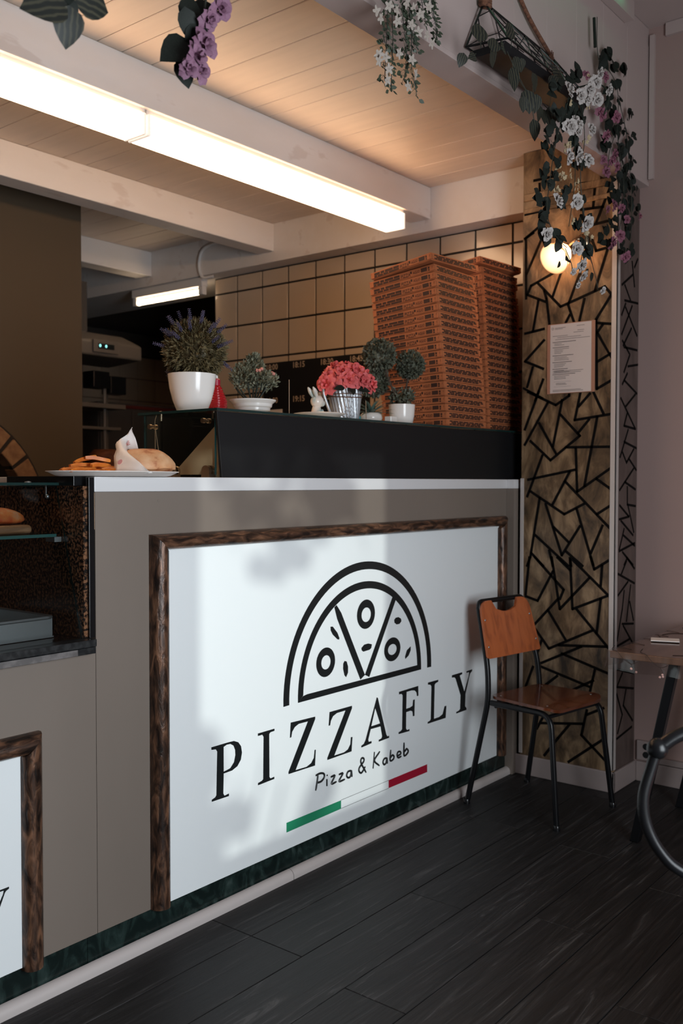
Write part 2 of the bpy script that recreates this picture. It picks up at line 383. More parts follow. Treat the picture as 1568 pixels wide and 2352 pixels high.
SCRIPT=[[(1.284,.258),(1.292,.29),(1.296,.31)],[(1.284,.31),(1.308,.312),(1.327,.306),(1.329,.293),(1.313,.283),(1.292,.283)],[(1.344,.283),(1.344,.259)],[(1.345,.298),(1.346,.294)],[(1.365,.285),(1.388,.285),(1.368,.261),(1.396,.261)],[(1.41,.283),(1.433,.282),(1.41,.259),(1.443,.258)],[(1.479,.281),(1.462,.281),(1.454,.27),(1.46,.26),(1.473,.259),(1.479,.269),(1.481,.28),(1.485,.257)],[(1.568,.253),(1.538,.294),(1.54,.31),(1.552,.309),(1.554,.297),(1.528,.28),(1.527,.266),(1.541,.258),(1.563,.275)],[(1.619,.317),(1.611,.257)],[(1.652,.311),(1.619,.285),(1.649,.259)],[(1.694,.278),(1.68,.277),(1.672,.267),(1.679,.256),(1.691,.259),(1.697,.276),(1.7,.255)],[(1.722,.302),(1.718,.263),(1.737,.262),(1.743,.271),(1.733,.28),(1.721,.272)],[(1.763,.269),(1.787,.272),(1.783,.282),(1.769,.283),(1.763,.273),(1.771,.261),(1.791,.262)],[(1.809,.311),(1.809,.262),(1.827,.262),(1.837,.272),(1.827,.283),(1.812,.274)]]
FLAG={'green':[(1.136,.188),(1.423,.188),(1.423,.158),(1.136,.156)],'red':[(1.71,.189),(1.971,.189),(1.971,.158),(1.71,.159)]}
WEDGES={'line1':[(1.385,.876),(1.397,.883),(1.423,.853),(1.561,.612),(1.534,.599),(1.4,.835)],'line2':[(1.731,.879),(1.753,.868),(1.587,.6),(1.561,.612)]}
RINGS=[(1.338,.691,.051,.051,1.339,.6905,.025,.0245),(1.567,.8325,.054,.0535,1.568,.8305,.028,.0265),(1.7315,.682,.0525,.045,1.731,.6815,.028,.0205)]
SEEDS=[[(1.364,.811),(1.376,.81),(1.402,.785),(1.413,.765),(1.411,.76),(1.402,.762),(1.376,.782),(1.365,.798)],[(1.435,.672),(1.442,.68),(1.454,.677),(1.462,.657),(1.462,.636),(1.451,.621),(1.442,.629),(1.434,.653)],[(1.54,.713),(1.557,.723),(1.581,.724),(1.603,.718),(1.599,.705),(1.589,.7),(1.551,.698),(1.542,.704)],[(1.743,.792),(1.753,.799),(1.77,.8),(1.787,.792),(1.79,.782),(1.778,.773),(1.759,.773),(1.745,.781)],[(1.853,.677),(1.853,.662),(1.839,.643),(1.817,.633),(1.815,.642),(1.827,.665)]]
PILLAR_LINES=[[(-.062,2.58),(-.197,2.58)],[(-.132,2.621),(-.133,2.577)],[(-.105,2.639),(-.196,2.639)],[(-.308,2.585),(-.468,2.572),(-.395,2.407)],[(-.389,2.571),(-.381,2.472)],[(-.327,2.473),(-.426,2.468)],[(-.382,2.401),(-.47,2.407)],[(-.063,2.498),(-.15,2.501)],[(-.063,2.393),(-.155,2.448)],[(-.131,2.426),(-.166,2.333)],[(-.143,2.378),(-.072,2.237)],[(-.143,2.396),(-.167,2.332)],[(-.067,2.387),(-.07,2.127)],[(-.061,2.391),(-.104,2.412)],[(-.094,2.181),(-.202,2.223)],[(-.094,2.181),(-.075,2.144),(-.165,2.102)],[(-.126,2.189),(-.236,2.073),(-.436,2.134),(-.477,2.085)],[(-.157,2.152),(-.169,2.115),(-.184,2.002)],[(-.13,2.113),(-.104,1.978)],[(-.066,1.973),(-.158,1.985)],[(-.197,2.119),(-.236,2.218)],[(-.273,2.082),(-.342,2.251)],[(-.27,2.079),(-.298,2.002)],[(-.279,2.033),(-.261,2.002)],[(-.345,2.094),(-.324,2.004)],[(-.463,2.094),(-.398,2.0)],[(-.392,2.123),(-.447,2.29)],[(-.377,2.338),(-.396,2.289),(-.451,2.296)],[(-.4,1.986),(-.479,1.973)],[(-.429,1.977),(-.404,1.945),(-.48,1.817)],[(-.407,1.823),(-.48,1.859)],[(-.399,2.0),(-.405,1.708),(-.477,1.744)],[(-.159,1.936),(-.067,1.85),(-.156,1.811)],[(-.105,1.822),(-.078,1.735)],[(-.06,1.731),(-.153,1.681)],[(-.156,1.765),(-.118,1.674)],[(-.082,1.714),(-.217,1.649),(-.279,1.686),(-.28,1.703)],[(-.135,1.711),(-.068,1.547)],[(-.18,1.663),(-.068,1.479)],[(-.138,1.573),(-.22,1.437)],[(-.247,1.67),(-.205,1.469)],[(-.238,1.608),(-.33,1.512),(-.266,1.464)],[(-.321,1.523),(-.372,1.581)],[(-.332,1.7),(-.306,1.58),(-.477,1.6)],[(-.324,1.638),(-.374,1.69)],[(-.391,1.693),(-.436,1.601)],[(-.472,1.597),(-.471,1.462),(-.266,1.464)],[(-.408,1.59),(-.353,1.297)],[(-.096,1.496),(-.194,1.409),(-.266,1.464)],[(-.155,1.431),(-.082,1.249)],[(-.312,1.459),(-.32,1.272)],[(-.085,1.324),(-.311,1.367)],[(-.285,1.359),(-.205,1.215)],[(-.32,1.272),(-.478,1.378)],[(-.407,1.327),(-.477,1.28)],[(-.097,1.273),(-.261,1.174),(-.353,1.221)],[(-.263,1.317),(-.477,1.111)],[(-.41,1.177),(-.477,1.219)],[(-.143,1.243),(-.1,.98)],[(-.172,1.218),(-.251,.995),(-.334,1.124)],[(-.212,1.116),(-.283,1.052)],[(-.318,1.199),(-.396,.96)],[(-.436,1.13),(-.385,1.011)],[(-.123,1.078),(-.282,.95)],[(-.104,.998),(-.163,.943)],[(-.191,1.013),(-.209,.946)],[(-.27,1.013),(-.348,.953)],[(-.289,.986),(-.295,.95)],[(-.1,.98),(-.084,.939)],[(-.122,.98),(-.261,.845),(-.244,.803)],[(-.203,.984),(-.244,.759),(-.38,.905)],[(-.21,.923),(-.137,.787),(-.078,.803)],[(-.229,.985),(-.291,.932)],[(-.29,.98),(-.303,.764),(-.456,.831)],[(-.299,.98),(-.476,.825)],[(-.384,.993),(-.401,.942),(-.474,.989)],[(-.436,.96),(-.43,.873)],[(-.431,.818),(-.414,.67)],[(-.322,.765),(-.474,.605)],[(-.395,.68),(-.193,.58),(-.116,.673),(-.235,.803)],[(-.187,.75),(-.272,.627)],[(-.241,.6),(-.458,.617)],[(-.345,.605),(-.135,.501),(-.385,.436)],[(-.255,.565),(-.471,.503)],[(-.157,.611),(-.13,.534)],[(-.407,.511),(-.385,.408)],[(-.401,.466),(-.291,.403)],[(-.234,.464),(-.159,.401)],[(-.117,.491),(-.077,.386)],[(-.16,.244),(-.357,.272)],[(-.373,.334),(-.349,.222),(-.467,.123)],[(-.373,.314),(-.448,.354)],[(-.292,.257),(-.241,.191),(-.175,.102)],[(-.29,.094),(-.453,.224)],[(-.173,.283),(-.138,.216)],[(-.095,.978),(-.078,.811)]]
RETURN_LINES=[[(2.703,2.143),(2.819,2.205)],[(2.733,2.146),(2.795,2.091)],[(2.734,2.082),(2.877,2.09)],[(2.743,2.07),(2.702,2.017)],[(2.744,2.053),(2.871,1.95)],[(2.814,2.07),(2.704,1.936)],[(2.808,1.973),(2.722,1.891)],[(2.713,1.91),(2.793,1.861)],[(2.731,1.885),(2.873,1.887)],[(2.776,1.808),(2.884,1.825)],[(2.793,1.858),(2.733,1.78)],[(2.734,1.746),(2.878,1.699)],[(2.768,1.777),(2.717,1.728)],[(2.809,2.258),(2.838,2.157)],[(2.836,2.239),(2.871,2.28)],[(2.702,1.667),(2.864,1.545)],[(2.86,1.695),(2.755,1.636)],[(2.773,1.61),(2.739,1.553),(2.864,1.545)],[(2.784,1.538),(2.7,1.419)],[(2.741,1.485),(2.876,1.462)],[(2.725,1.44),(2.77,1.397),(2.848,1.457)],[(2.796,1.414),(2.878,1.367)],[(2.851,1.374),(2.699,1.28)],[(2.754,1.314),(2.871,1.282)],[(2.781,1.293),(2.783,1.217),(2.873,1.209)],[(2.792,1.21),(2.858,1.096)],[(2.7,1.215),(2.802,1.165),(2.698,1.156)],[(2.715,1.15),(2.849,1.083)],[(2.751,1.114),(2.701,1.027)],[(2.743,1.087),(2.869,1.036)],[(2.701,1.021),(2.869,1.047)],[(2.736,1.015),(2.853,.952)],[(2.789,.988),(2.755,.959)],[(2.78,.99),(2.869,.936)],[(2.78,.974),(2.726,.922)],[(2.691,.925),(2.871,.871)],[(2.798,.883),(2.693,.834)],[(2.758,.848),(2.74,.771),(2.688,.642)],[(2.829,.866),(2.787,.714)],[(2.821,.794),(2.865,.709)],[(2.741,.707),(2.865,.694)],[(2.752,.698),(2.867,.602)],[(2.825,.632),(2.689,.618)],[(2.691,.519),(2.871,.475)],[(2.747,.495),(2.698,.451)],[(2.688,.444),(2.873,.407)],[(2.689,.413),(2.751,.314),(2.703,.243)],[(2.789,.415),(2.761,.352),(2.866,.267)],[(2.694,.221),(2.856,.24)]]
WIST_STRANDS=[[(.871,2.579),(.864,2.496),(.86,2.437),(.856,2.355)],[(.884,2.584),(.89,2.477),(.887,2.418),(.885,2.345)],[(.952,2.611),(.971,2.572),(.976,2.493),(.977,2.434),(1.004,2.366)],[(.932,2.6),(.94,2.527),(.953,2.463),(.943,2.386)],[(1.026,2.64),(1.037,2.605),(1.048,2.576)],[(1.076,2.659),(1.084,2.626),(1.099,2.586),(1.098,2.549)],[(.968,2.579),(.979,2.531),(1.006,2.489)]]
WIST_FLOWERS=[(.898,2.55),(.901,2.523),(1.008,2.582),(1.0,2.531),(1.041,2.537),(1.066,2.524),(.969,2.447),(.987,2.415),(.857,2.356),(.951,2.37),(.864,2.387),(.818,2.409),(.849,2.413),(.82,2.393),(.909,2.442),(.944,2.587),(.976,2.587),(.81,2.514),(.827,2.503),(1.051,2.619),(.864,2.548),(.965,2.538)]
WHITE_ROSES=[(1.644,2.548,.018),(1.715,2.55,.0171),(1.784,2.592,.0197),(1.846,2.635,.018),(1.858,2.665,.0148),(1.924,2.633,.0148),(1.847,2.577,.0164),(1.772,2.557,.0148),(1.647,2.435,.0197),(1.717,2.463,.0197),(1.815,2.475,.0164),(1.706,2.435,.0131),(1.645,2.34,.018),(1.727,2.36,.0197),(1.788,2.368,.0164),(1.568,2.183,.018),(1.698,2.206,.018),(1.793,2.16,.0197),(1.504,2.068,.0164),(1.693,2.057,.0164),(1.75,2.017,.018),(1.763,1.983,.0148),(1.679,1.982,.0098),(1.723,1.947,.0105),(1.883,1.953,.0105)]
CREAM_BLOSSOMS=[(1.66,2.518,.0092),(1.792,2.54,.0098),(1.902,2.587,.0092),(1.831,2.652,.0082),(1.786,2.438,.0115),(1.658,2.385,.0105),(1.595,2.3,.0105),(1.629,2.284,.0105),(1.683,2.296,.0098),(1.739,2.292,.0105),(1.589,2.224,.0098),(1.716,2.244,.0092),(1.618,2.266,.0085),(1.694,2.153,.0098),(1.809,2.136,.0105),(1.826,2.125,.0085),(1.628,2.358,.0092),(1.666,2.377,.0085),(1.778,2.423,.0085),(1.724,2.256,.0085),(1.592,2.234,.0079)]
PINK_ROSES=[(2.299,2.849,.0148),(2.123,2.795,.0131),(2.263,2.698,.019),(2.419,2.733,.0164),(2.319,2.63,.0164),(2.382,2.558,.018),(2.312,2.495,.0164),(2.435,2.547,.0148),(2.407,2.391,.0171),(2.46,2.386,.0148),(2.509,2.355,.0115),(2.441,2.278,.0164),(2.38,2.237,.018),(2.497,2.205,.0164),(2.346,2.361,.0118),(2.626,2.393,.0098),(2.392,2.581,.0131),(2.281,2.531,.0118)]
WHITE_GARLAND_LEAVES=[(1.737,2.633,.0295,75),(1.572,2.526,.0262,160),(1.685,2.602,.0197,95),(1.751,2.511,.0361,200),(1.68,2.496,.0295,270),(1.545,2.4,.0262,200),(1.524,2.338,.0262,180),(1.511,2.26,.023,230),(1.533,2.227,.023,250),(1.466,2.172,.0262,190),(1.534,2.162,.023,300),(1.495,2.124,.023,190),(1.507,2.09,.0262,230),(1.551,2.06,.0246,250),(1.621,2.084,.0279,200),(1.626,2.058,.023,250),(1.782,2.238,.023,20),(1.639,2.195,.0197,240),(1.82,2.191,.0262,20),(1.746,2.147,.023,340),(1.758,2.167,.0197,200),(1.697,2.031,.0246,190),(1.862,2.058,.0262,10),(1.801,2.099,.0197,60),(1.827,2.079,.023,300),(1.812,2.006,.023,170),(1.863,2.001,.0197,300),(1.738,2.383,.0262,300),(1.768,2.495,.0262,330),(1.612,2.392,.0197,250),(1.705,2.408,.0262,260),(1.641,2.458,.0262,250),(1.669,2.246,.0197,270),(1.577,2.26,.0197,260),(1.755,2.343,.023,330),(1.627,2.001,.0148,240),(1.553,2.346,.0197,20),(1.816,2.558,.023,330),(1.719,2.518,.0262,260),(1.601,2.552,.0197,60),(1.588,2.462,.0197,150),(1.587,2.303,.0197,240)]
PINK_GARLAND_LEAVES=[(2.378,2.973,.0262,10),(2.299,2.903,.0426,260),(2.421,2.932,.0295,20),(2.527,2.947,.0394,350),(2.485,2.887,.0262,300),(2.403,2.823,.0328,280),(2.497,2.832,.0197,330),(2.373,2.769,.023,250),(2.436,2.759,.0262,300),(2.597,2.795,.023,350),(2.511,2.739,.0262,10),(2.385,2.703,.0295,190),(2.458,2.699,.0295,270),(2.555,2.714,.0197,340),(2.622,2.712,.0197,350),(2.366,2.619,.0262,180),(2.492,2.641,.0295,200),(2.578,2.678,.023,270),(2.514,2.622,.0262,280),(2.625,2.617,.0246,320),(2.613,2.636,.0164,40),(2.537,2.573,.0197,230),(2.548,2.55,.0262,340),(2.627,2.544,.0246,30),(2.473,2.511,.0262,220),(2.583,2.508,.0295,300),(2.517,2.483,.0262,260),(2.651,2.507,.0164,330),(2.433,2.426,.0262,250),(2.584,2.444,.0295,280),(2.664,2.436,.0197,20),(2.531,2.38,.0262,250),(2.586,2.375,.0262,290),(2.435,2.343,.0197,200),(2.354,2.284,.0262,120),(2.324,2.249,.023,230),(2.396,2.247,.0197,300),(2.588,2.324,.0295,300),(2.512,2.253,.0197,270),(2.601,2.244,.0295,280),(2.457,2.305,.0164,200),(2.346,2.614,.0197,180),(2.422,2.469,.023,240),(2.475,2.444,.0262,280)]
WHITE_STEMS=[[(1.636,2.504),(1.563,2.37),(1.529,2.23),(1.523,2.131),(1.59,2.079),(1.667,2.06)],[(1.698,2.51),(1.692,2.406),(1.703,2.272),(1.674,2.129)],[(1.746,2.524),(1.764,2.426),(1.742,2.316),(1.768,2.219),(1.803,2.157),(1.838,2.075),(1.892,1.995),(1.906,1.962)],[(1.803,2.122),(1.772,2.045),(1.773,1.993),(1.749,1.954)],[(1.652,2.057),(1.7,2.015),(1.704,1.99)],[(1.793,2.615),(1.713,2.528)]]
PINK_STEMS=[[(2.245,3.054),(2.252,2.957),(2.268,2.907)],[(2.268,2.907),(2.4,2.887),(2.454,2.821),(2.436,2.691),(2.46,2.573),(2.495,2.456),(2.466,2.323),(2.447,2.252)],[(2.454,2.821),(2.521,2.716),(2.546,2.596),(2.571,2.474),(2.576,2.303),(2.534,2.209)],[(2.436,2.691),(2.355,2.587),(2.337,2.508)]]
PEP_LEAVES=[(1.201,2.587,.0573,75),(1.388,2.66,.0527,55),(1.349,2.594,.0436,20),(1.276,2.577,.0459,70),(1.285,2.54,.0481,320),(1.435,2.573,.0436,300),(1.708,2.639,.0573,20),(1.659,2.595,.0413,240),(1.547,2.559,.0481,300),(1.397,2.517,.055,290),(1.491,2.482,.0596,275),(1.466,2.465,.039,285),(1.537,2.487,.0459,280),(1.574,2.469,.0413,290),(1.661,2.483,.055,300),(1.617,2.475,.039,290),(1.539,2.408,.0527,290),(1.114,2.479,.0344,250),(1.168,2.504,.0321,200),(1.705,2.504,.0459,40),(1.455,2.578,.0344,300)]
PEP_STEMS=[[(1.367,2.589),(1.415,2.555),(1.47,2.522),(1.51,2.5),(1.542,2.438),(1.574,2.406)],[(1.214,2.544),(1.214,2.566)],[(1.39,2.607),(1.395,2.64)],[(1.536,2.51),(1.53,2.542)],[(1.658,2.561),(1.642,2.504)],[(1.396,2.549),(1.495,2.507),(1.547,2.475)],[(1.188,2.52),(1.143,2.489)],[(1.599,2.508),(1.681,2.491)]]
BASKET_PX=[(1.463,2.812),(1.355,2.623),(1.543,2.687),(1.945,2.787),(1.863,2.685),(2.003,2.662)]
ROPE=[[(1.444,2.83),(1.459,2.798)],[(1.691,2.908),(1.752,2.881),(1.891,2.79)]]
PURPLE_LEAVES=[(.196,2.294,.0436,80),(.181,2.256,.0369,290),(.235,2.293,.0504,270),(.231,2.262,.0403,320),(.159,2.198,.0571,215),(.174,2.153,.0369,280),(.174,2.188,.0369,240),(.2,2.229,.0436,250)]
PURPLE_ROSES=[(.251,2.303,.0185),(.22,2.268,.0151),(.207,2.216,.0201),(.185,2.183,.0201),(.193,2.158,.0168),(.159,2.15,.0134)]
PURPLE_STEM=[(.231,2.359),(.222,2.297),(.213,2.249),(.2,2.203),(.195,2.163)]
TOP_LEAVES=[(-.157,2.163,.0697,200),(-.057,2.205,.0666,0),(-.112,2.139,.0545,270),(-.102,2.173,.0333,290),(-.115,2.207,.0454,100)]
TOP_STEM=[(-.101,2.246),(-.106,2.188),(-.115,2.168),(-.118,2.158)]

def wavemat(name, c1, c2, axis='Y', scale=6.0, dist=1.2, rough=0.5):
    m, nt, b = newmat(name)
    tc = nt.nodes.new('ShaderNodeTexCoord'); w = nt.nodes.new('ShaderNodeTexWave'); cr = nt.nodes.new('ShaderNodeValToRGB')
    w.bands_direction = axis; w.inputs['Scale'].default_value = scale; w.inputs['Distortion'].default_value = dist; w.inputs['Detail Scale'].default_value = 1.5
    cr.color_ramp.elements[0].position = 0.45; cr.color_ramp.elements[0].color = col(c1)
    cr.color_ramp.elements[1].position = 0.95; cr.color_ramp.elements[1].color = col(c2)
    nt.links.new(tc.outputs['Object'], w.inputs['Vector']); nt.links.new(w.outputs['Fac'], cr.inputs['Fac']); nt.links.new(cr.outputs['Color'], b.inputs['Base Color'])
    b.inputs['Roughness'].default_value = rough
    return m
M_pep = wavemat('striped_peperomia_leaf', (0.008, 0.011, 0.0085), (0.05, 0.048, 0.03), 'Y', 2.2, 2.5, 0.55)

# ================================================================== the setting
# floor: dark base slab with planks laid on it
floor = structure(MB().box(-4.1, 6.0, -5.2, 6.2, -0.06, -0.004).build('floor', M_floorgap))
_rows = 13
for r in range(_rows):
    y1 = -0.383 + 0.193 * (3 - r) - 0.0
    y0 = y1 - 0.193
    if y1 > 0.2: continue
    y1c = min(y1, 0.0)
    ofs = {1: 0.78, 2: 0.78, 3: 0.06}.get(r, None)
    x = -2.2 + (r * 0.47) % 1.25 if ofs is None else ofs - 2.5
    if r == 4: x = 0.728 - 2.5
    if r == 6: x = 1.822 - 3.75
    while x < 2.9:
        a, b = max(x, -2.2), min(x + 1.25, 2.888)
        if b - a > 0.02:
            o = MB().box(a + .0011, b - .0011, y0 + .0011, y1c - .0011, -0.0035, 0).build('plank', M_floor, floor)
            md = o.modifiers.new('edge', 'BEVEL'); md.width = 0.0012; md.segments = 1
        x += 1.25
plain = MB().box(-4.1, -2.2, -5.2, 0, -0.0035, 0).box(-2.2, 2.888, -5.2, -2.318, -0.0035, 0).box(-4.1, 6, 0.62, 6.2, -0.0035, 0)
plain.build('plain_flooring', M_floor, floor)

# right wall of the dining room, pillar, header, upper ceiling, shop front
structure(MB().box(2.89, 3.05, -5.2, -0.055, 0, 3.26).build('wall_right', M_wall))
wf = MB()
WX0, WX1, WZ0, WZ1 = -0.52, 0.84, 0.50, 2.10
VX0, VX1, VZ0, VZ1 = -1.76, -0.71, 0.62, 2.00
wf.box(-4.1, VX0, -3.15, -3.0, 0, 3.26).box(VX1, WX0, -3.15, -3.0, 0, 3.26).box(WX1, 2.89, -3.15, -3.0, 0, 3.26)
wf.box(WX0, WX1, -3.15, -3.0, 0, WZ0).box(WX0, WX1, -3.15, -3.0, WZ1, 3.26).box(VX0, VX1, -3.15, -3.0, 0, VZ0).box(VX0, VX1, -3.15, -3.0, VZ1, 3.26)
structure(wf.build('wall_front', M_wall))
def wframe(x0, x1, z0, z1):
    f = MB()
    f.box(x0, x0 + .05, -3.11, -3.04, z0, z1).box(x1 - .05, x1, -3.11, -3.04, z0, z1).box(x0, x1, -3.11, -3.04, z0, z0 + .05).box(x0, x1, -3.11, -3.04, z1 - .05, z1)
    return f
w1 = structure(wframe(WX0, WX1, WZ0, WZ1).build('window_1', M_white))
MB().box(WX0 + .05, WX1 - .05, -3.035, -3.025, WZ0 + .03, WZ1 - .02).build('sun_blocking_blind', M_white, w1)  # unseen blind, added to keep direct sun out of this window
w2 = structure(wframe(VX0 - .02, VX1 + .02, VZ0, VZ1).build('window_2', M_white))
MB().box(VX0 + .03, VX1 - .03, -3.08, -3.075, VZ0 + .04, VZ1 - .04).build('pane', M_glass, w2)
wl = MB().box(-4.25, -4.1, -5.2, 6.2, 0, 0.4).box(-4.25, -4.1, -5.2, 6.2, 2.5, 3.4)
for q in (-5.2, -3.4, -1.6, 0.2): wl.box(-4.25, -4.1, q, q + .3, .4, 2.5)
wl.box(-4.25, -4.1, 0.4, 6.2, .4, 2.5)
structure(wl.build('wall_left', M_wall))
structure(MB().box(-4.25, 3.05, -5.2, -0.43, 3.26, 3.40).box(-4.25, 3.05, -0.44, -0.40, 2.9, 3.40).build('ceiling_dining_room', M_header))
hd = structure(MB().box(-4.1, 2.888, -0.523, -0.435, 2.605, 3.258).build('header_beam', M_header))
for k in range(29):
    a = 2.888 - .24 * (k + 1); MB().box(a + .0007, a + .2393, -0.5255, -0.5225, 2.6055, 3.184).build('board', M_header, hd, bevel=.0008, seg=1)
MB().box(-4.1, 2.888, -0.531, -0.425, 2.588, 2.605).build('bottom_lip', M_header, hd, bevel=.002)
structure(MB().box(2.874, 2.890, -0.553, -0.532, 2.615, 3.225).build('trim_1', M_header))
tr2 = structure(MB().box(-4.0, 2.62, -0.565, -0.525, 3.185, 3.258).build('trim_2', M_header))
structure(MB().box(2.874, 2.89, -3.0, -0.60, 3.205, 3.258).build('trim_3', M_header))

pil = structure(MB().box(2.654, 2.888, -0.49, -0.053, 0.0, 2.585).box(2.654, 2.888, -0.41, -0.053, 2.585, 2.768).build('pillar', M_gold))
def strips(lines, plane, mapf, w, th=0.0016):
    mb = MB()
    for ln in lines:
        for (a0, b0), (a1, b1) in zip(ln[:-1], ln[1:]):
            d = Vector((a1 - a0, b1 - b0))
            if d.length < 1e-4: continue
            d.normalize(); n = Vector((-d.y, d.x)) * w / 2; e = d * w * .35
            q = [(a0 - e.x + n.x, b0 - e.y + n.y), (a0 - e.x - n.x, b0 - e.y - n.y), (a1 + e.x - n.x, b1 + e.y - n.y), (a1 + e.x + n.x, b1 + e.y + n.y)]
            mapf(mb, q, th)
    return mb
def on_pillar(mb, q, th):
    q = [(min(max(a, -0.484), -0.056), b) for a, b in q]
    mb.prism(q, 0, 2.654 - th, 2.6545)
def on_return(mb, q, th):
    q = [(min(max(a, 2.675), 2.886), b) for a, b in q]
    mb.prism(q, 1, -0.49 - th, -0.4895)
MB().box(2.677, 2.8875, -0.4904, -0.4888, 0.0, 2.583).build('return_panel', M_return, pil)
stuff(strips(PILLAR_LINES, 0, on_pillar, 0.0115).build('line_pattern', M_strip, pil))
stuff(strips(RETURN_LINES, 1, on_return, 0.0100).build('line_pattern', M_strip, pil))
MB().box(2.650, 2.676, -0.4945, -0.488, 0.094, 2.583).box(2.650, 2.6545, -0.4945, -0.468, 0.094, 2.583).build('corner_strip', M_alu, pil, bevel=.001)
MB().box(2.6485, 2.6545, -0.066, -0.050, 0.094, 1.33).build('corner_strip', M_alu, pil, bevel=.001)
MB().box(2.645, 2.6545, -0.466, -0.06, 2.50, 2.52).box(2.640, 2.6545, -0.466, -0.06, 2.552, 2.582).build('carved_moulding', M_gold, pil, bevel=.003)
structure(MB().box(2.641, 2.654, -0.503, -0.03, 0, 0.088).box(2.641, 2.89, -0.503, -0.49, 0, 0.088).build('baseboard_pillar', M_base, bevel=.004))
structure(MB().box(2.876, 2.89, -3.0, -0.503, 0, 0.088).build('baseboard_right', M_base, bevel=.004))

# kitchen: tiled wall, plank ceiling, beams, soffit, back walls
tw = structure(MB().box(2.934, 3.10, -0.05, 2.20, 0, 2.559).build('wall_tiled', M_grout))
T = 0.2064
tz = [2.460 - j * T for j in range(-1, 12)]
for j in range(len(tz) - 1):
    for i in range(-1, 10):
        y1 = 2.0058 - i * T; y0 = y1 - T
        z1 = min(tz[j], 2.557); z0 = tz[j + 1]
        y1 = min(y1, 2.198); y0 = max(y0, -0.045)
        if z1 - z0 < .02 or y1 - y0 < .02 or z0 < 1.0: continue
        o = MB().box(2.928, 2.9345, y0 + .0055, y1 - .0055, z0 + .0055, z1 - .0055).build('tile', M_tile, tw)
        md = o.modifiers.new('edge', 'BEVEL'); md.width = 0.001; md.segments = 1
ce = structure(MB().box(-4.1, 6.2, -0.43, 6.2, 2.785, 2.86).build('ceiling', M_floorgap))
xs = [-4.1] + [-4.0 + .155 * k for k in range(1, 27)]
xs = [x for x in xs if x < 0.15] + [.20, .37, .53, .68, .816, .918, 1.047, 1.23, 1.416, 1.546, 1.648, 1.833, 2.003, 2.17, 2.346, 2.52, 2.68, 2.812]
for a, b in zip(xs[:-1], xs[1:]):
    o = MB().box(a + .0018, b - .0018, -0.425, 5.0, 2.771, 2.784).build('plank', M_plank, ce)
    md = o.modifiers.new('edge', 'BEVEL'); md.width = 0.002; md.segments = 1
for y0, y1 in ((.541, .66), (1.597, 1.717), (2.65, 2.77), (3.70, 3.82)):
    structure(MB().box(-4.1, 2.812, y0, y1, 2.616, 2.7705).build('ceiling_beam', M_beam, bevel=.004))
structure(MB().box(2.812, 3.30, -0.05, 5.0, 2.559, 2.784).build('soffit_beam', M_beam, bevel=.003))
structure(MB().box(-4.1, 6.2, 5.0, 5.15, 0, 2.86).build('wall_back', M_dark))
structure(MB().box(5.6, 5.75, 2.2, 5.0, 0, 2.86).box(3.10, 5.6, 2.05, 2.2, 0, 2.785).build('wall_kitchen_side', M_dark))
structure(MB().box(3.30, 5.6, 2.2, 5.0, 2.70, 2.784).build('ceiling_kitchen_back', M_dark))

# oven block with brick arch
OXC, OZC, ORO, ORI = 1.008, 1.10, 0.569, 0.477
poly = [(-0.6, 0), (-0.6, 2.769), (1.806, 2.769), (1.806, 0), (OXC + ORI, 0), ] + arc(OXC, OZC, ORI, 0, 180, 24) + [(OXC - ORI, 0)]
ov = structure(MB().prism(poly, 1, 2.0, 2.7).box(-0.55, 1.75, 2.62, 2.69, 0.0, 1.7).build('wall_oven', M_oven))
nb = 15
for k in range(nb):
    a0 = 180 * k / nb + 1.1; a1 = 180 * (k + 1) / nb - 1.1
    q = [(OXC + r * math.cos(R(a)), OZC + r * math.sin(R(a))) for r, a in ((ORI - .004, a0), (ORO, a0), (ORO, (a0 + a1) / 2), (ORO, a1), (ORI - .004, a1), (ORI - .004, (a0 + a1) / 2))]
    o = MB().prism(q, 1, 1.972 + .004 * rnd.random(), 2.06).build('brick', M_brick, ov)
    md = o.modifiers.new('edge', 'BEVEL'); md.width = 0.003; md.segments = 1
arcq = arc(OXC, OZC, ORO + .012, 0, 180, 30) + arc(OXC, OZC, ORI - .002, 180, 0, 30)
MB().prism(arcq, 1, 1.984, 2.01).build('mortar', M_grout, ov)
MB().box(OXC - ORI, OXC + ORI, 2.45, 2.47, 0, 1.65).build('oven_mouth', M_floorgap, ov)
MB().box(OXC - ORO, OXC + ORO, 1.93, 2.02, 1.02, 1.09).build('stone_ledge', M_brick, ov)
# ================================================================== counter, signs, floor trim
ct = thing('service_counter', 'long greige laminate service counter with dark green marble plinth', 'counter', (1.2, 0.3, 0))
MB().box(0.387, 2.77, 0.0, 0.018, 0.098, 1.284).build('front_panel', M_counter, ct, True)
MB().box(-1.8, 0.3855, 0.0, 0.018, 0.098, 0.857).build('front_panel', M_counter, ct, True)
MB().box(0.387, 2.77, 0.018, 0.60, 0.0, 1.284).box(-1.8, 0.385, 0.018, 0.60, 0.0, 0.855).build('carcass', M_counter, ct, True)
MB().box(0.354, 2.77, 0.0, 0.018, 0.0, 0.0975).build('plinth_slab', M_marble, ct, True)
MB().box(-1.8, 0.3525, 0.0, 0.018, 0.0, 0.0975).build('plinth_slab', M_marble, ct, True)
MB().box(2.612, 2.652, -0.038, -0.0005, 0.0, 1.284).build('end_filler', M_counter, ct, True)
for q in ((.605, 1.258),): MB().lathe([(0, 0), (.004, .0004), (.004, .0008), (.0015, .0012)], 10, Matrix.Translation((q[0], 0, q[1])) @ Matrix.Rotation(PI / 2, 4, 'X')).build('screw_cap', M_counter, ct, True)
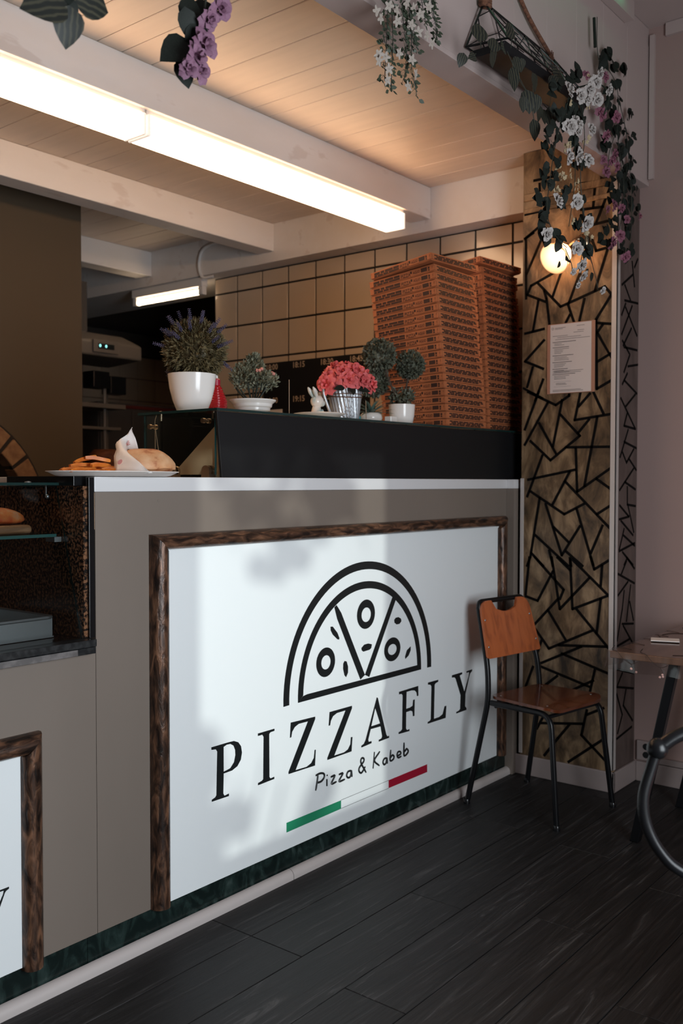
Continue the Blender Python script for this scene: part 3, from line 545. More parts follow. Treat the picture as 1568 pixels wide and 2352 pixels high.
wt = MB().box(0.383, 2.77, -0.004, 0.62, 1.2845, 1.325).box(2.612, 2.652, -0.0395, -0.004, 1.2845, 1.325).build('worktop', M_worktop, at=(1.5, .3, 1.2845), bevel=.002)
tag(wt, 'white laminate worktop with thick edge along the counter', 'worktop')

# quarter-round trim in two lengths
bb = structure(MB().box(-1.8, 2.64, -0.006, -0.004, 0.0, 0.03).build('baseboard_counter', M_trimwhite))
prof = [(-0.006, 0.0), (-0.006, 0.032)] + [(-0.006 - .022 * math.sin(R(a)), .010 + .022 * math.cos(R(a))) for a in range(10, 91, 16)] + [(-0.028, 0)]
for a, b_ in ((-1.8, 1.147), (1.1495, 2.64)):
    MB().prism(prof, 0, a, b_).build('trim_length', M_trimwhite, bb, smooth=40)

# sign with the pizza logo
def moulding(mb, p0, p1, w, d, inner):
    """half-round bar between p0 and p1 in the plane of the counter front; inner = in-plane direction of the sign"""
    p0 = Vector(p0); p1 = Vector(p1); inner = Vector(inner)
    prof = [(0, 0), (0, .012), (.004, .022), (.012, .031), (.022, .036), (.034, .036), (.044, .031), (.050, .022), (.052, .010), (.052, 0)]
    k = w / .052
    vs = []
    L = (p1 - p0).normalized()
    for P, s in ((p0, 0), (p1, 1)):
        for a, h in prof:
            vs.append(P + inner * (a * k) + Vector((0, -h, 0)))
    return vs, len(prof)
def frame_bar(name, parent, c0, c1, inner0, w, m):
    """bar with mitred ends: c0,c1 outer corners, inner0 = in-plane inward direction; mitre flags give the along-shift per unit inward"""
    (p0, m0), (p1, m1) = c0, c1
    p0 = Vector(p0); p1 = Vector(p1); L = (p1 - p0).normalized(); inn = Vector(inner0)
    prof = [(0, 0), (0, .012), (.004, .022), (.012, .031), (.022, .036), (.034, .036), (.044, .031), (.050, .022), (.052, .010), (.052, 0)]
    k = w / .052
    n = len(prof); vs = []
    N = 14
    for j in range(N + 1):
        t = j / N
        for a, h in prof:
            s = p0 + L * (m0 * a * k); e = p1 - L * (m1 * a * k)
            vs.append(s.lerp(e, t) + inn * (a * k) + Vector((0, -h - .0006, 0)))
    fs = []
    for j in range(N):
        for i in range(n):
            fs.append((j * n + i, j * n + (i + 1) % n, (j + 1) * n + (i + 1) % n, (j + 1) * n + i))
    fs += [tuple(range(n)), tuple(range(N * n, (N + 1) * n))]
    mb = MB(); mb.add(vs, fs)
    return mb.build(name, m, parent, True, smooth=35)
def flat(mb, rings, th=0.0008, y=-0.006):
    """polygon with holes laid on the board as thin vinyl"""
    if len(rings) == 1:
        mb.prism(rings[0], 1, y - th, y); return
    bm = bmesh.new(); es = []
    for rg in rings:
        vv = [bm.verts.new((p[0], y - th, p[1])) for p in rg]
        es += [bm.edges.new((vv[i], vv[(i + 1) % len(vv)])) for i in range(len(vv))]
    bmesh.ops.triangle_fill(bm, edges=es, use_beauty=True)
    bm.verts.index_update()
    mb.add([v.co[:] for v in bm.verts], [[v.index for v in f.verts] for f in bm.faces]); bm.free()
def ell(cx, cz, a, b, n=28): return [(cx + a * math.cos(2 * PI * i / n), cz + b * math.sin(2 * PI * i / n)) for i in range(n)]

sg = thing('sign_board', 'large white sign on the counter front with black pizza logo', 'sign', (1.57, 0, 0.098))
MB().box(0.6, 2.54, -0.006, -0.001, 0.099, 1.13).build('board', M_sign, sg, True)
frame_bar('moulding', sg, ((0.568, 0, 0.098), 0), ((0.568, 0, 1.163), 1), (1, 0, 0), 0.055, M_mould)
frame_bar('moulding', sg, ((0.568, 0, 1.163), 1), ((2.582, 0, 1.163), 1), (0, 0, -1), 0.044, M_mould_h)
frame_bar('moulding', sg, ((2.582, 0, 1.163), 1), ((2.582, 0, 0.098), 0), (-1, 0, 0), 0.055, M_mould)
lt = MB()
CX, CZ = 1.5591, 0.5867
a0 = math.degrees(math.asin((0.576 - CZ) / .4245))
for ro, ri in ((.438, .4095),):
    lt.prism(arc(CX, CZ, ro, a0, 180 - a0, 60) + arc(CX, CZ, ri, 180 - a0, a0, 60), 1, -0.0068, -0.006)
lt.prism(arc(CX, CZ, .366, -1.6, 181.6, 56) + arc(CX, CZ, .3395, 178.4, 1.6, 56), 1, -0.0068, -0.006)
lt.prism([(1.1932, .576), (1.925, .576), (1.925, .597), (1.24, .597), (1.2185, .594)], 1, -0.00685, -0.006)
for w in WEDGES.values(): lt.prism(w, 1, -0.0069, -0.006)
for (a, b_, c, d, e, f, g_, h_) in RINGS: flat(lt, [ell(a, b_, c, d), ell(e, f, g_, h_, 22)])
for s in SEEDS: lt.prism(s, 1, -0.0068, -0.006)
lt.build('pizza_emblem', M_ink, sg, True)
for key in ('P', 'I', 'Z', 'Z2', 'A', 'F', 'L', 'Y'):
    mb = MB(); flat(mb, LETTERS[key]); mb.build('letter', M_ink, sg, True)
for g in ((0, 1), (2, 3), (4,), (5,), (6,), (7,), (8, 9), (10,), (11,), (12,), (13,)):
    sc = MB()
    for k in g:
        st = SCRIPT[k]
        pts = smooth_path([(p[0], -0.0064, p[1]) for p in st], 4) if len(st) > 2 else [Vector((p[0], -0.0064, p[1])) for p in st]
        n = len(pts)
        sc.tube(pts, [0.0040 if 0 < i < n - 1 else .0030 for i in range(n)], 6)
    sc.build('script_letter', M_ink, sg, True)
fl = MB(); fl.prism(FLAG['green'], 1, -0.0068, -0.006); fl.build('flag_bar', M_green, sg, True)['label'] = 'green bar'
fl = MB(); fl.prism(FLAG['red'], 1, -0.0068, -0.006); fl.build('flag_bar', M_red, sg, True)['label'] = 'red bar'
fg = FLAG['green']; fr_ = FLAG['red']
zt = (fg[1][1] + fr_[0][1]) / 2; zb = (fg[2][1] + fr_[3][1]) / 2
MB().box(fg[1][0], fr_[0][0], -.0065, -.006, zt - .0006, zt + .0006).box(fg[1][0], fr_[0][0], -.0065, -.006, zb - .0006, zb + .0006).build('flag_outline', M_ink, sg, True)

sg2 = thing('sign_board', 'smaller white sign with copper black frame under the glass display case', 'sign', (-0.8, 0, 0.098))
MB().box(-1.75, 0.17, -0.006, -0.001, 0.099, 0.655).build('board', M_sign, sg2, True)
frame_bar('moulding', sg2, ((-1.78, 0, 0.684), 0), ((0.209, 0, 0.684), 1), (0, 0, -1), 0.050, M_mould_h)
frame_bar('moulding', sg2, ((0.209, 0, 0.684), 1), ((0.209, 0, 0.092), 0), (-1, 0, 0), 0.055, M_mould)
yr = max(p[0] for p in LETTERS['Y'][0]); yt = max(p[1] for p in LETTERS['Y'][0])
K2 = 0.60
for key in ('P', 'I', 'Z', 'Z2', 'A', 'F', 'L', 'Y'):
    mb = MB(); flat(mb, [[(0.119 + (p[0] - yr) * K2, 0.316 + (p[1] - yt) * K2) for p in rg] for rg in LETTERS[key]])
    mb.build('letter', M_ink, sg2, True)

# ================================================================== glass case on the worktop
ZT = lambda x: 1.5285 + (x - .85) * .0055
gc = thing('glass_counter_case', 'low glass case on the white worktop behind a long black board', 'display case', (1.8, 0.2, 1.325))
fb = MB()
y0, y1 = 0.020, 0.030
fb.add([(.872, y0, 1.3255), (2.79, y0, 1.3255), (2.79, y0, ZT(2.79) - .001), (.852, y0, ZT(.852) - .001), (.872, y1, 1.3255), (2.79, y1, 1.3255), (2.79, y1, ZT(2.79) - .001), (.852, y1, ZT(.852) - .001)],
       [(0, 1, 2, 3), (7, 6, 5, 4), (0, 4, 5, 1), (1, 5, 6, 2), (2, 6, 7, 3), (3, 7, 4, 0)])
fb.build('front_board', M_black, gc, True, bevel=.001)
tg = MB()
xa, xb, ya, yb = .846, 2.80, .014, .385
tg.add([(x, y, ZT(x) + dz) for dz in (0, .008) for x, y in ((xa, ya), (xb, ya), (xb, yb), (xa, yb))], [(3, 2, 1, 0), (4, 5, 6, 7), (0, 1, 5, 4), (1, 2, 6, 5), (2, 3, 7, 6), (3, 0, 4, 7)])
o = tg.build('top_glass', [M_glass, M_glassedge], gc, True)
for p in o.data.polygons:
    if abs(p.normal.z) < .5: p.material_index = 1
def pane(name, parent, x0, x1, y0, y1, z0, z1, thin):
    o = MB().box(x0, x1, y0, y1, z0, z1).build(name, [M_glass, M_glassedge], parent, True)
    for p in o.data.polygons:
        if abs(p.normal[thin]) < .5: p.material_index = 1
    return o
pane('side_glass', gc, .855, .861, .034, .365, 1.334, 1.5265, 0)
pane('back_glass', gc, .862, 2.79, .360, .366, 1.3255, 1.527, 1)
pane('front_glass', gc, .862, 2.79, .0325, .0375, 1.3255, 1.527, 1)
MB().prism([(.045, 1.335), (.045, 1.500), (.06, 1.505), (.285, 1.335)], 0, .905, .910).build('beige_reflection', M_mdf, gc, True)  # added beige sheet standing in for a reflection in the side pane
for (yy, zz) in ((.065, 1.3445), (.225, 1.3445)):
    MB().lathe([(.0, -.013), (.018, -.013), (.018, -.004), (.0, -.004)], 20, Matrix.Translation((.858, yy, zz)) @ Matrix.Rotation(PI / 2, 4, 'Y')).lathe([(0, .004), (.018, .004), (.018, .013), (0, .013)], 20, Matrix.Translation((.858, yy, zz)) @ Matrix.Rotation(PI / 2, 4, 'Y')).box(.845, .871, yy - .018, yy + .018, 1.3255, 1.336).build('glass_clamp', M_brass, gc, True, smooth=40)
for (yy, zz) in ((.075, 1.500), (.325, 1.490)):
    MB().lathe([(0, -.016), (.008, -.016), (.008, -.006), (.005, -.005), (.005, .006), (.008, .007), (.008, .016), (0, .016)], 14, Matrix.Translation((.858, yy, zz)) @ Matrix.Rotation(PI / 2, 4, 'Y')).build('bolt', M_brass, gc, True, smooth=40)
for (xx, yy) in ((.872, .30), (.885, .07)):
    MB().lathe([(0, 0), (.008, 0), (.007, .003), (0, .0045)], 14, Matrix.Translation((xx, yy, ZT(xx) + .008))).lathe([(0, -.02), (.005, -.02), (.005, 0), (0, 0)], 12, Matrix.Translation((xx, yy, ZT(xx)))).build('bolt', M_brass, gc, True, smooth=40)
st = MB().tube(smooth_path([(.868, .325, 1.49), (.870, .327, 1.42), (.874, .335, 1.345)], 4), .0012, 5).tube(smooth_path([(.868, .325, 1.49), (.868, .31, 1.42), (.869, .295, 1.36)], 4), .0012, 5).tube(smooth_path([(.868, .325, 1.49), (.866, .323, 1.51), (.868, .318, 1.527)], 4), .0012, 5)
st.build('string_tie', M_mdf, gc, True)

# ================================================================== refrigerated display case at the left
dc = thing('refrigerated_display_case', 'black refrigerated display case with sloping glass front left of the worktop', 'display case', (-0.6, 0.2, 0.858))
MB().box(-1.8, 0.368, -0.030, 0.02, 0.879, 0.898).build('base_slab', M_granite, dc, True, bevel=.0015)
MB().box(-1.8, 0.368, -0.026, 0.02, 0.860, 0.8775).build('base_slab', M_granite, dc, True, bevel=.0015)
MB().box(-1.8, 0.31, -0.0275, -0.0262, 0.8612, 0.8765).build('stone_facing', M_stone, dc, True)
MB().box(-1.8, 0.368, 0.02, 0.60, 0.8575, 0.897).build('case_floor', M_blackgloss, dc, True)
MB().box(0.352, 0.378, 0.004, 0.55, 0.8985, 1.30).build('side_panel', M_speckle, dc, True)
MB().box(0.364, 0.381, -0.005, 0.004, 0.8985, 1.323).build('edge_strip', M_blackgloss, dc, True, bevel=.001)
MB().box(0.3795, 0.3825, -0.004, 0.006, 1.185, 1.283).build('bare_edge', M_mdf, dc, True)
MB().box(0.342, 0.381, 0.03, 0.345, 1.3005, 1.3265).build('cap_rail', M_blackgloss, dc, True, bevel=.001)
MB().box(-1.8, 0.35, 0.50, 0.515, 0.8985, 1.30).build('back_panel', M_blackgloss, dc, True)
fg_ = MB()
A0, A1 = (.004, .8985), (.112, 1.300)
d = Vector((A1[0] - A0[0], A1[1] - A0[1])).normalized(); nn = (-d.y * .006, d.x * .006)
fg_.prism([A0, A1, (A1[0] - nn[0], A1[1] - nn[1]), (A0[0] - nn[0], A0[1] - nn[1])], 0, -1.8, 0.347)
o = fg_.build('front_glass', [M_smoked, M_glassedge], dc, True)
for p in o.data.polygons:
    if p.area < .05: p.material_index = 1
o = MB().box(-1.8, 0.345, .095, .46, 1.302, 1.309).build('top_glass', [M_glass, M_glassedge], dc, True)
for p in o.data.polygons:
    if abs(p.normal.z) < .5: p.material_index = 1
o = MB().box(-1.8, 0.335, .098, .42, 1.164, 1.172).build('shelf_glass', [M_glass, M_shelfedge], dc, True)
for p in o.data.polygons:
    if abs(p.normal.z) < .5: p.material_index = 1
MB().box(.318, .3205, .12, .125, 1.27, 1.301).box(.33, .3515, .10, .14, 1.150, 1.1635).ball((.322, .12, 1.272), .006, 10, 6).build('glass_bracket', M_steel, dc, True, smooth=40)
MB().lathe([(0, 0), (.009, 0), (.008, .003), (0, .004)], 12, Matrix.Translation((.29, .16, 1.309))).build('screw_cap', M_steel, dc, True, smooth=40)
ty = thing('steel_tray', 'shallow polished steel tray inside the display case', 'tray', (-0.2, 0.22, 0.898))
tb = MB()
x0, x1, y0, y1 = -0.75, 0.315, 0.085, 0.40
tb.box(x0, x1, y0, y1, .8985, .902)
for a in ((x0, x1, y0, y0 + .004), (x0, x1, y1 - .004, y1), (x0, x0 + .004, y0, y1), (x1 - .004, x1, y0, y1)): tb.box(a[0], a[1], a[2], a[3], .902, .950)
tb.build('pan', M_steel, ty, True)
MB().tube(round_path([(x0, y0, .952), (x1, y0, .952), (x1, y1, .952), (x0, y1, .952)], .02), .005, 6, closed=True).build('rolled_rim', M_steel, ty, True, smooth=60)
wb = MB()
pr = [(.005, .0), (.010, .004), (.013, .012), (.010, .020), (.004, .024)]
wb.box(-.36, .292, .14, .36, 1.1725, 1.1965)
o = wb.build('cutting_board', M_woodboard, at=(-.04, .25, 1.1725), bevel=.011, seg=4)
tag(o, 'thick light wood board on the glass shelf of the display case', 'board')
def loaf(name, c, sx, sy, sz, m, label, cat, seed, sag=.35, group=None):
    q = random.Random(seed); mb = MB()
    n, rings = 28, 12; vs = []; fs = []
    for i in range(rings + 1):
        t = -PI / 2 + PI * i / rings
        for k in range(n):
            a = 2 * PI * k / n
            z = math.sin(t); z = z if z > 0 else z * sag
            w = 1 + .035 * math.sin(3 * a + seed) + .02 * math.sin(7 * a + 2 * t)
            ph = max(.02, math.cos(t)) ** .8
            vs.append((sx * ph * math.cos(a) * w, sy * ph * math.sin(a) * w, sz * (z + .05 * math.sin(4 * a + 3 * t + seed) * math.cos(t))))
    for i in range(rings):
        for k in range(n): fs.append((i * n + k, i * n + (k + 1) % n, (i + 1) * n + (k + 1) % n, (i + 1) * n + k))
    fs += [tuple(range(n))[::-1], tuple(range(rings * n, (rings + 1) * n))]
    mb.add(vs, fs)
    o = mb.build(name, m, smooth=60); o.location = c
    return tag(o, label, cat, group)
loaf('tomato_bread', (.200, .215, 1.2085), .105, .060, .036, M_loaf, 'red topped bread slice nearest the right end of the wooden board', 'bread', 3)
loaf('tomato_bread', (-.02, .25, 1.2085), .09, .07, .038, M_loaf, 'second red topped bread slice behind, further left on the wooden board', 'bread', 5)

# ================================================================== meal on a tray
TX, TY = .500, .060
pt = MB()
pt.lathe([(0.0, 1.3262), (.165, 1.3262), (.180, 1.3280), (.202, 1.3370), (.2085, 1.3385), (.2085, 1.3405), (.200, 1.3395), (.176, 1.3315), (.160, 1.3295), (0, 1.3295)], 48, Matrix.Translation((TX, TY, 0)), sx=1.0, sy=.58)
o = pt.build('foam_platter', M_foam, at=(TX, TY, 1.3262), smooth=35)
tag(o, 'oval white foam platter on the left end of the worktop', 'plate')
q = random.Random(11)
FR = [(-.150, -.02, 8, 0), (-.128, .02, -6, 0), (-.135, -.04, 14, 0), (-.098, -.045, -4, 0), (-.105, .035, 25, 0), (-.085, 0, -12, .012), (-.115, -.01, 4, .013), (-.075, -.03, 16, .014), (-.055, .02, -8, .012), (-.09, .012, 10, .026), (-.066, -.01, -18, .027), (-.045, -.035, 30, .004), (-.035, .015, -30, .006), (-.160, .012, 60, 0), (-.06, .045, 40, .002)]
FPOS = ['lying flat at the left rim', 'lying behind the leftmost fries', 'lowest in front at the left', 'long one at the front middle', 'angled at the back left', 'second layer, pointing down right', 'second layer near the left', 'second layer at the front', 'second layer beside the wrap', 'top of the heap, tilted up right', 'top of the heap, tilted down', 'short one at the front by the wrap', 'short one behind, by the wrap', 'crosswise at the far left end', 'crosswise at the back of the heap']
fm = []
for v in range(3):
    mb = MB(); L = (.085, .07, .10)[v]; s = .0066
    pts = smooth_path([(-L / 2, 0, 0), (-L / 6, .002, .002), (L / 6, -.001, .003), (L / 2, .001, 0)], 3)
    mb.tube(pts, [s * .8] + [s] * (len(pts) - 2) + [s * .75], 4)
    fm.append(mb.mesh('french_fry', M_fries, smooth=20))
for i, (dx, dy, a, dz) in enumerate(FR):
    tilt = (-20 if i == 9 else (12 if i == 10 else -4))
    o = obj_of('french_fry', fm[i % 3], M=Matrix.Translation((TX + dx, TY + dy, 1.3385 + (.0035 if abs(dx) > .12 else 0.0) + dz * 1.25)) @ Euler((R(20 * (i % 4)), R(tilt * .6), R(a))).to_matrix().to_4x4())
    tag(o, 'golden french fry on the foam platter, ' + FPOS[i], 'french fry', 'french fries on the platter')
fb_ = MB(); vs = []; fs = []; n, rings = 36, 16
for i in range(rings + 1):
    t = i / rings
    th_ = -PI / 2 + PI * t
    for k in range(n):
        a = 2 * PI * k / n
        ph = max(.015, math.cos(th_)) ** .65
        px = .096 * ph * math.cos(a); py = .062 * ph * math.sin(a)
        s = math.sin(th_); z = (.049 * s ** .9 if s > 0 else .026 * s)
        z *= 1 - .45 * max(0, (px / .096)) ** 2 * (1 if s > 0 else .3)
        if abs(s) < .22: px *= 1.015; py *= 1.02
        z += .0022 * math.sin(5 * a + 2) * math.cos(th_) - (.004 if -.25 < s < -.05 else 0)
        vs.append((px + .004 * math.sin(2 * a), py, z))
for i in range(rings):
    for k in range(n): fs.append((i * n + k, i * n + (k + 1) % n, (i + 1) * n + (k + 1) % n, (i + 1) * n + k))
fs += [tuple(range(n))[::-1], tuple(range(rings * n, (rings + 1) * n))]
fb_.add(vs, fs)
o = fb_.build('filled_flatbread', M_crust, smooth=60); o.location = (TX + .113, TY + .0, 1.3575)
tag(o, 'puffed toasted flatbread sandwich on the foam platter', 'bread')
GR = [[(.470, .020, 1.3345), (.482, -.010, 1.3345), (.500, -.045, 1.3345), (.528, -.066, 1.3345)],
      [(.492, .055, 1.372), (.502, .030, 1.380), (.508, -.010, 1.374), (.512, -.055, 1.350)],
      [(.518, .078, 1.402), (.522, .065, 1.408), (.526, .050, 1.400), (.530, .040, 1.392)],
      [(.546, .112, 1.424), (.560, .116, 1.430), (.580, .120, 1.428), (.595, .120, 1.405)],
      [(.585, .122, 1.438), (.600, .128, 1.450), (.620, .130, 1.436), (.634, .130, 1.402)],
      [(.612, .124, 1.470), (.616, .130, 1.466), (.630, .132, 1.438), (.642, .132, 1.405)]]
wp = MB(); vs = []; ni = 0
cols = [smooth_path([r[c] for r in GR], 3) for c in range(4)]
for i in range(len(cols[0])):
    row = smooth_path([cols[c][i] for c in range(4)], 3)
    ni += 1
    for j, p in enumerate(row): vs.append((p.x, p.y + .0016 * math.sin(i * 1.9 + j * 1.1), max(1.3332, p.z + .0012 * math.cos(i * 1.3 + j * 2.1))))
nj = len(vs) // ni
wp.add(vs, [(i * nj + j, i * nj + j + 1, (i + 1) * nj + j + 1, (i + 1) * nj + j) for i in range(ni - 1) for j in range(nj - 1)])
o = wp.build('wrapping_paper', M_paper, at=(TX, TY, 1.331), smooth=50)
md = o.modifiers.new('thick', 'SOLIDIFY'); md.thickness = .0005
tag(o, 'crumpled white paper wrapped round the flatbread on the platter', 'paper')
wpr = MB()
put_text(wpr, 'ME', (.588 - TX, .1195 - TY, 1.412 - 1.331), (.62, .1, .35), (-.35, 0, .9), .012, .9)
wpr.build('pink_print', M_pinkprint, o)
wpr = MB()
wpr.add([(.4865 - TX + .0035 * math.cos(a), .022 - TY - .006 * math.cos(a) - .001, 1.366 - 1.331 + .0065 * math.sin(a) + .003 * math.cos(a)) for a in [2 * PI * k / 14 for k in range(14)]], [tuple(range(14))])
wpr.build('pink_print', M_pinkprint, o)
# ================================================================== foliage pieces
def leaf_mesh(name, m, w=.5, fold=.16, droop=.18, tip=1.0, n=5):
    """unit leaf along +x, face +z"""
    mb = MB(); vs = []
    for i in range(n + 1):
        t = i / n
        hw = w * .5 * (math.sin(PI * t ** .75)) ** .85 * (1 if t < 1 else 0)
        z = -droop * t * t
        vs += [(t, -hw, z + fold * hw), (t, 0, z), (t, hw, z + fold * hw)]
    fs = []
    for i in range(n):
        a = i * 3
        fs += [(a, a + 1, a + 4, a + 3), (a + 1, a + 2, a + 5, a + 4)]
    mb.add(vs, fs)
    return mb.mesh(name, m, smooth=70)
def petal_grid(w, h, cup, curl, n=3):
    vs = []; fs = []
    for i in range(n + 1):
        t = i / n
        hw = w * (.35 + .65 * math.sin(PI * min(1, .18 + .72 * t)))
        for j in range(n + 1):
            s = -1 + 2 * j / n
            vs.append((hw * s, -cup * (1 - s * s) * .6 + curl * t * t, h * t - .12 * h * s * s * t))
    for i in range(n):
        for j in range(n): fs.append((i * (n + 1) + j, i * (n + 1) + j + 1, (i + 1) * (n + 1) + j + 1, (i + 1) * (n + 1) + j))
    return vs, fs
def rose_mesh(name, m, seed=0, open_=1.0, N=15):
    """unit rose (radius about 1) opening towards +z"""
    q = random.Random(seed); mb = MB()
    for i in range(N):
        f = i / (N - 1)
        a = i * R(137.5) + q.uniform(-.2, .2)
        r = .06 + .36 * f
        vs, fs = petal_grid(.22 + .42 * f, .75 - .08 * f, .12 + .12 * f, (.05 + .55 * f) * open_)
        M = Matrix.Rotation(a, 4, 'Z') @ Matrix.Translation((0, r, -.25 - .10 * f)) @ Matrix.Rotation(-R(6 + 44 * f * open_), 4, 'X') @ Matrix.Rotation(q.uniform(-.15, .15), 4, 'Y')
        mb.add(vs, fs, M)
    mb.lathe([(0.0, -.45), (.18, -.40), (.30, -.2), (.12, .1), (0, .2)], 8)
    return mb.mesh(name, m, smooth=80)
def blossom_mesh(name, m, np_=5, w=.34, cup=.25, seed=0):
    q = random.Random(seed); mb = MB()
    for i in range(np_):
        vs, fs = petal_grid(w, .95, .08, .15, 3)
        M = Matrix.Rotation(2 * PI * i / np_ + q.uniform(-.1, .1), 4, 'Z') @ Matrix.Rotation(-R(90 - 90 * cup + q.uniform(-8, 8)), 4, 'X')
        mb.add(vs, fs, M)
    mb.ball((0, 0, .05), .13, 6, 4)
    return mb.mesh(name, m, smooth=80)
LEAF = leaf_mesh('leaf', M_leafdk, .52)
LEAFW = leaf_mesh('leaf', M_leafdk, .72, .12)
PEPLEAF = leaf_mesh('leaf', M_pep, .78, .10, .22, n=6)
def orient(tip, normal, loc, s):
    x = Vector(tip).normalized(); n = Vector(normal); z = (n - x * n.dot(x)).normalized(); y = z.cross(x)
    M = Matrix.Identity(4)
    for i in range(3):
        M[i][0], M[i][1], M[i][2] = x[i] * s, y[i] * s, z[i] * s
        M[i][3] = loc[i]
    return M
def hang_leaf(parent, me, x, z, y, s, an, jit=.5, q=rnd, name='leaf', centre=True):
    a = R(an); s *= 1.5
    tip = Vector((math.cos(a), q.uniform(-.45, .25) * jit, math.sin(a)))
    nrm = Vector((q.uniform(-.6, .4) * jit - .35, -1, q.uniform(-.3, .6) * jit))
    tip.normalize()
    p = Vector((x, y, z)) - (tip * s * .5 if centre else Vector((0, 0, 0)))
    return obj_of(name, me, parent, M=orient(tip, nrm, p - Vector(parent.location), s))
def hang_flower(parent, me, x, z, y, s, q=rnd, name='rose', down=.2):
    s *= 1.3
    ax = Vector((q.uniform(-.55, .25), -1, q.uniform(-.45, .35) - down)).normalized()
    t = ax.orthogonal().normalized(); t = Matrix.Rotation(q.uniform(0, 6.28), 3, ax) @ t
    return obj_of(name, me, parent, M=orient(t, ax, Vector((x, y, z)) - Vector(parent.location), s))

# ================================================================== things standing on the glass case
def zt(x): return ZT(x) + .0086
def leafball(mb, c, r, n, size, q, squash=1.0, spread=.25, fuzz=.15, up=.25):
    for i in range(n):
        u = q.uniform(-1, 1); th = q.uniform(0, 2 * PI); s = math.sqrt(1 - u * u)
        d = Vector((s * math.cos(th), s * math.sin(th), u * squash))
        rr = r * (1 - spread * q.random() ** 2)
        p = Vector(c) + d * rr
        t = (d + Vector((q.gauss(0, .5), q.gauss(0, .5), q.gauss(0, .5) + up))).normalized()
        w = t.cross(Vector((q.gauss(0, 1), q.gauss(0, 1), q.gauss(0, 1)))).normalized()
        l = size * q.uniform(.7, 1.3); b = l * fuzz
        e = t.cross(w) * b * .5
        mb.add([p, p + t * l * .5 + w * b + e, p + t * l, p + t * l * .5 - w * b + e], [(0, 1, 2), (0, 2, 3)])
M_lavleaf = nmat('olive_grey_leaf', [(0.3, (0.050, 0.040, 0.017)), (0.7, (0.21, 0.155, 0.07))], (1, 1, 1), 60, 2, 0.6)
M_lav = nmat('violet_blue_bud', [(0.3, (0.035, 0.032, 0.075)), (0.7, (0.095, 0.085, 0.16))], (1, 1, 1), 90, 2, 0.7)
M_bons = nmat('sage_green_leaf', [(0.3, (0.08, 0.085, 0.05)), (0.7, (0.27, 0.265, 0.18))], (1, 1, 1), 70, 2, 0.6)
M_topi = nmat('dark_boxwood_leaf', [(0.3, (0.040, 0.047, 0.030)), (0.7, (0.165, 0.17, 0.12))], (1, 1, 1), 60, 2, 0.55)
M_bark = mat('brown_bark', (0.07, 0.045, 0.03), 0.8, bump=.4, bscale=80)
M_succ = nmat('blue_green_succulent', [(0.3, (0.05, 0.09, 0.075)), (0.7, (0.13, 0.20, 0.17))], (1, 1, 1), 30, 2, 0.45)
M_budpink = mat('salmon_bud', (0.62, 0.25, 0.20), 0.6)
q = random.Random(21)
# lavender ball
lx, ly = .915, .20
lp = thing('potted_lavender', 'round potted lavender ball with violet spikes in a tall white pot', 'potted plant', (lx, ly, zt(lx)))
z0 = zt(lx)
MB().lathe([(0, z0), (.046, z0), (.049, z0 + .002), (.062, z0 + .035), (.072, z0 + .075), (.0765, z0 + .112), (.077, z0 + .118), (.0745, z0 + .119), (.072, z0 + .112), (.068, z0 + .08), (0, z0 + .08)], 40, Matrix.Translation((lx, ly, 0))).build('pot', M_cer, lp, True, smooth=40)
lc = (lx + .012, ly, z0 + .196)
mb = MB(); mb.ball((lc[0], lc[1], lc[2] - .008), .072, 14, 10)
leafball(mb, lc, .090, 4600, .021, q, 1.0, .32, .13, .15)
stuff(mb.build('foliage', M_lavleaf, lp, True))
mb = MB()
mb.tube([(0, 0, 0), (0, 0, .05)], .0009, 4)
for k in range(7):
    for j in range(4):
        a = j * PI / 2 + k * .6
        mb.ball((.0042 * math.cos(a), .0042 * math.sin(a), .012 + k * .0062), .0027 - .0002 * k, 5, 3)
LAV = mb.mesh('lavender_spike', M_lav)
for i in range(30):
    a = q.uniform(0, 2 * PI); u = q.uniform(-.75, .95)
    if i < 8: a = R(-150 + i * 42); u = (.9, .85, .55, .25, -.1, -.35, -.6, .75)[i]
    s = math.sqrt(max(0, 1 - u * u)); d = Vector((s * math.cos(a), s * math.sin(a), u))
    p = Vector(lc) + d * .086 - Vector(lp.location)
    t = (d + Vector((0, 0, .15 if u > 0 else -.5))).normalized()
    obj_of('lavender_spike', LAV, lp, M=Matrix.Translation(p) @ t.to_track_quat('Z', 'Y').to_matrix().to_4x4())
# red bottle behind it
bx_, by_ = 1.064, .245
z0 = zt(bx_)
M_redglass = mat('red_translucent_bottle', (0.42, 0.012, 0.016), 0.12, coat=.5)
bt = thing('sauce_bottle', 'ribbed red bottle with white nozzle behind the lavender pot', 'bottle', (bx_, by_, z0))
pr = [(0, 0), (.034, 0), (.036, .003)]
for k in range(10):
    zz = .006 + k * .0086; rr = .0385 if k < 5 else .0385 - .0035 * (k - 4)
    pr += [(rr - .002, zz), (rr, zz + .003), (rr, zz + .005), (rr - .002, zz + .0075)]
pr += [(.016, .094), (.015, .097), (0, .097)]
MB().lathe(pr, 28).build('bottle_body', M_redglass, bt, smooth=50)
MB().lathe([(0, .096), (.014, .096), (.0145, .116), (.010, .120), (0, .120)], 18).build('collar', M_red, bt, smooth=40)
MB().lathe([(0, .119), (.007, .119), (.005, .142), (.0042, .152), (.006, .154), (0, .160)], 14).tube([(0, 0, .146), (.012, -.004, .150)], .0022, 6).build('nozzle', M_cer, bt, smooth=40)
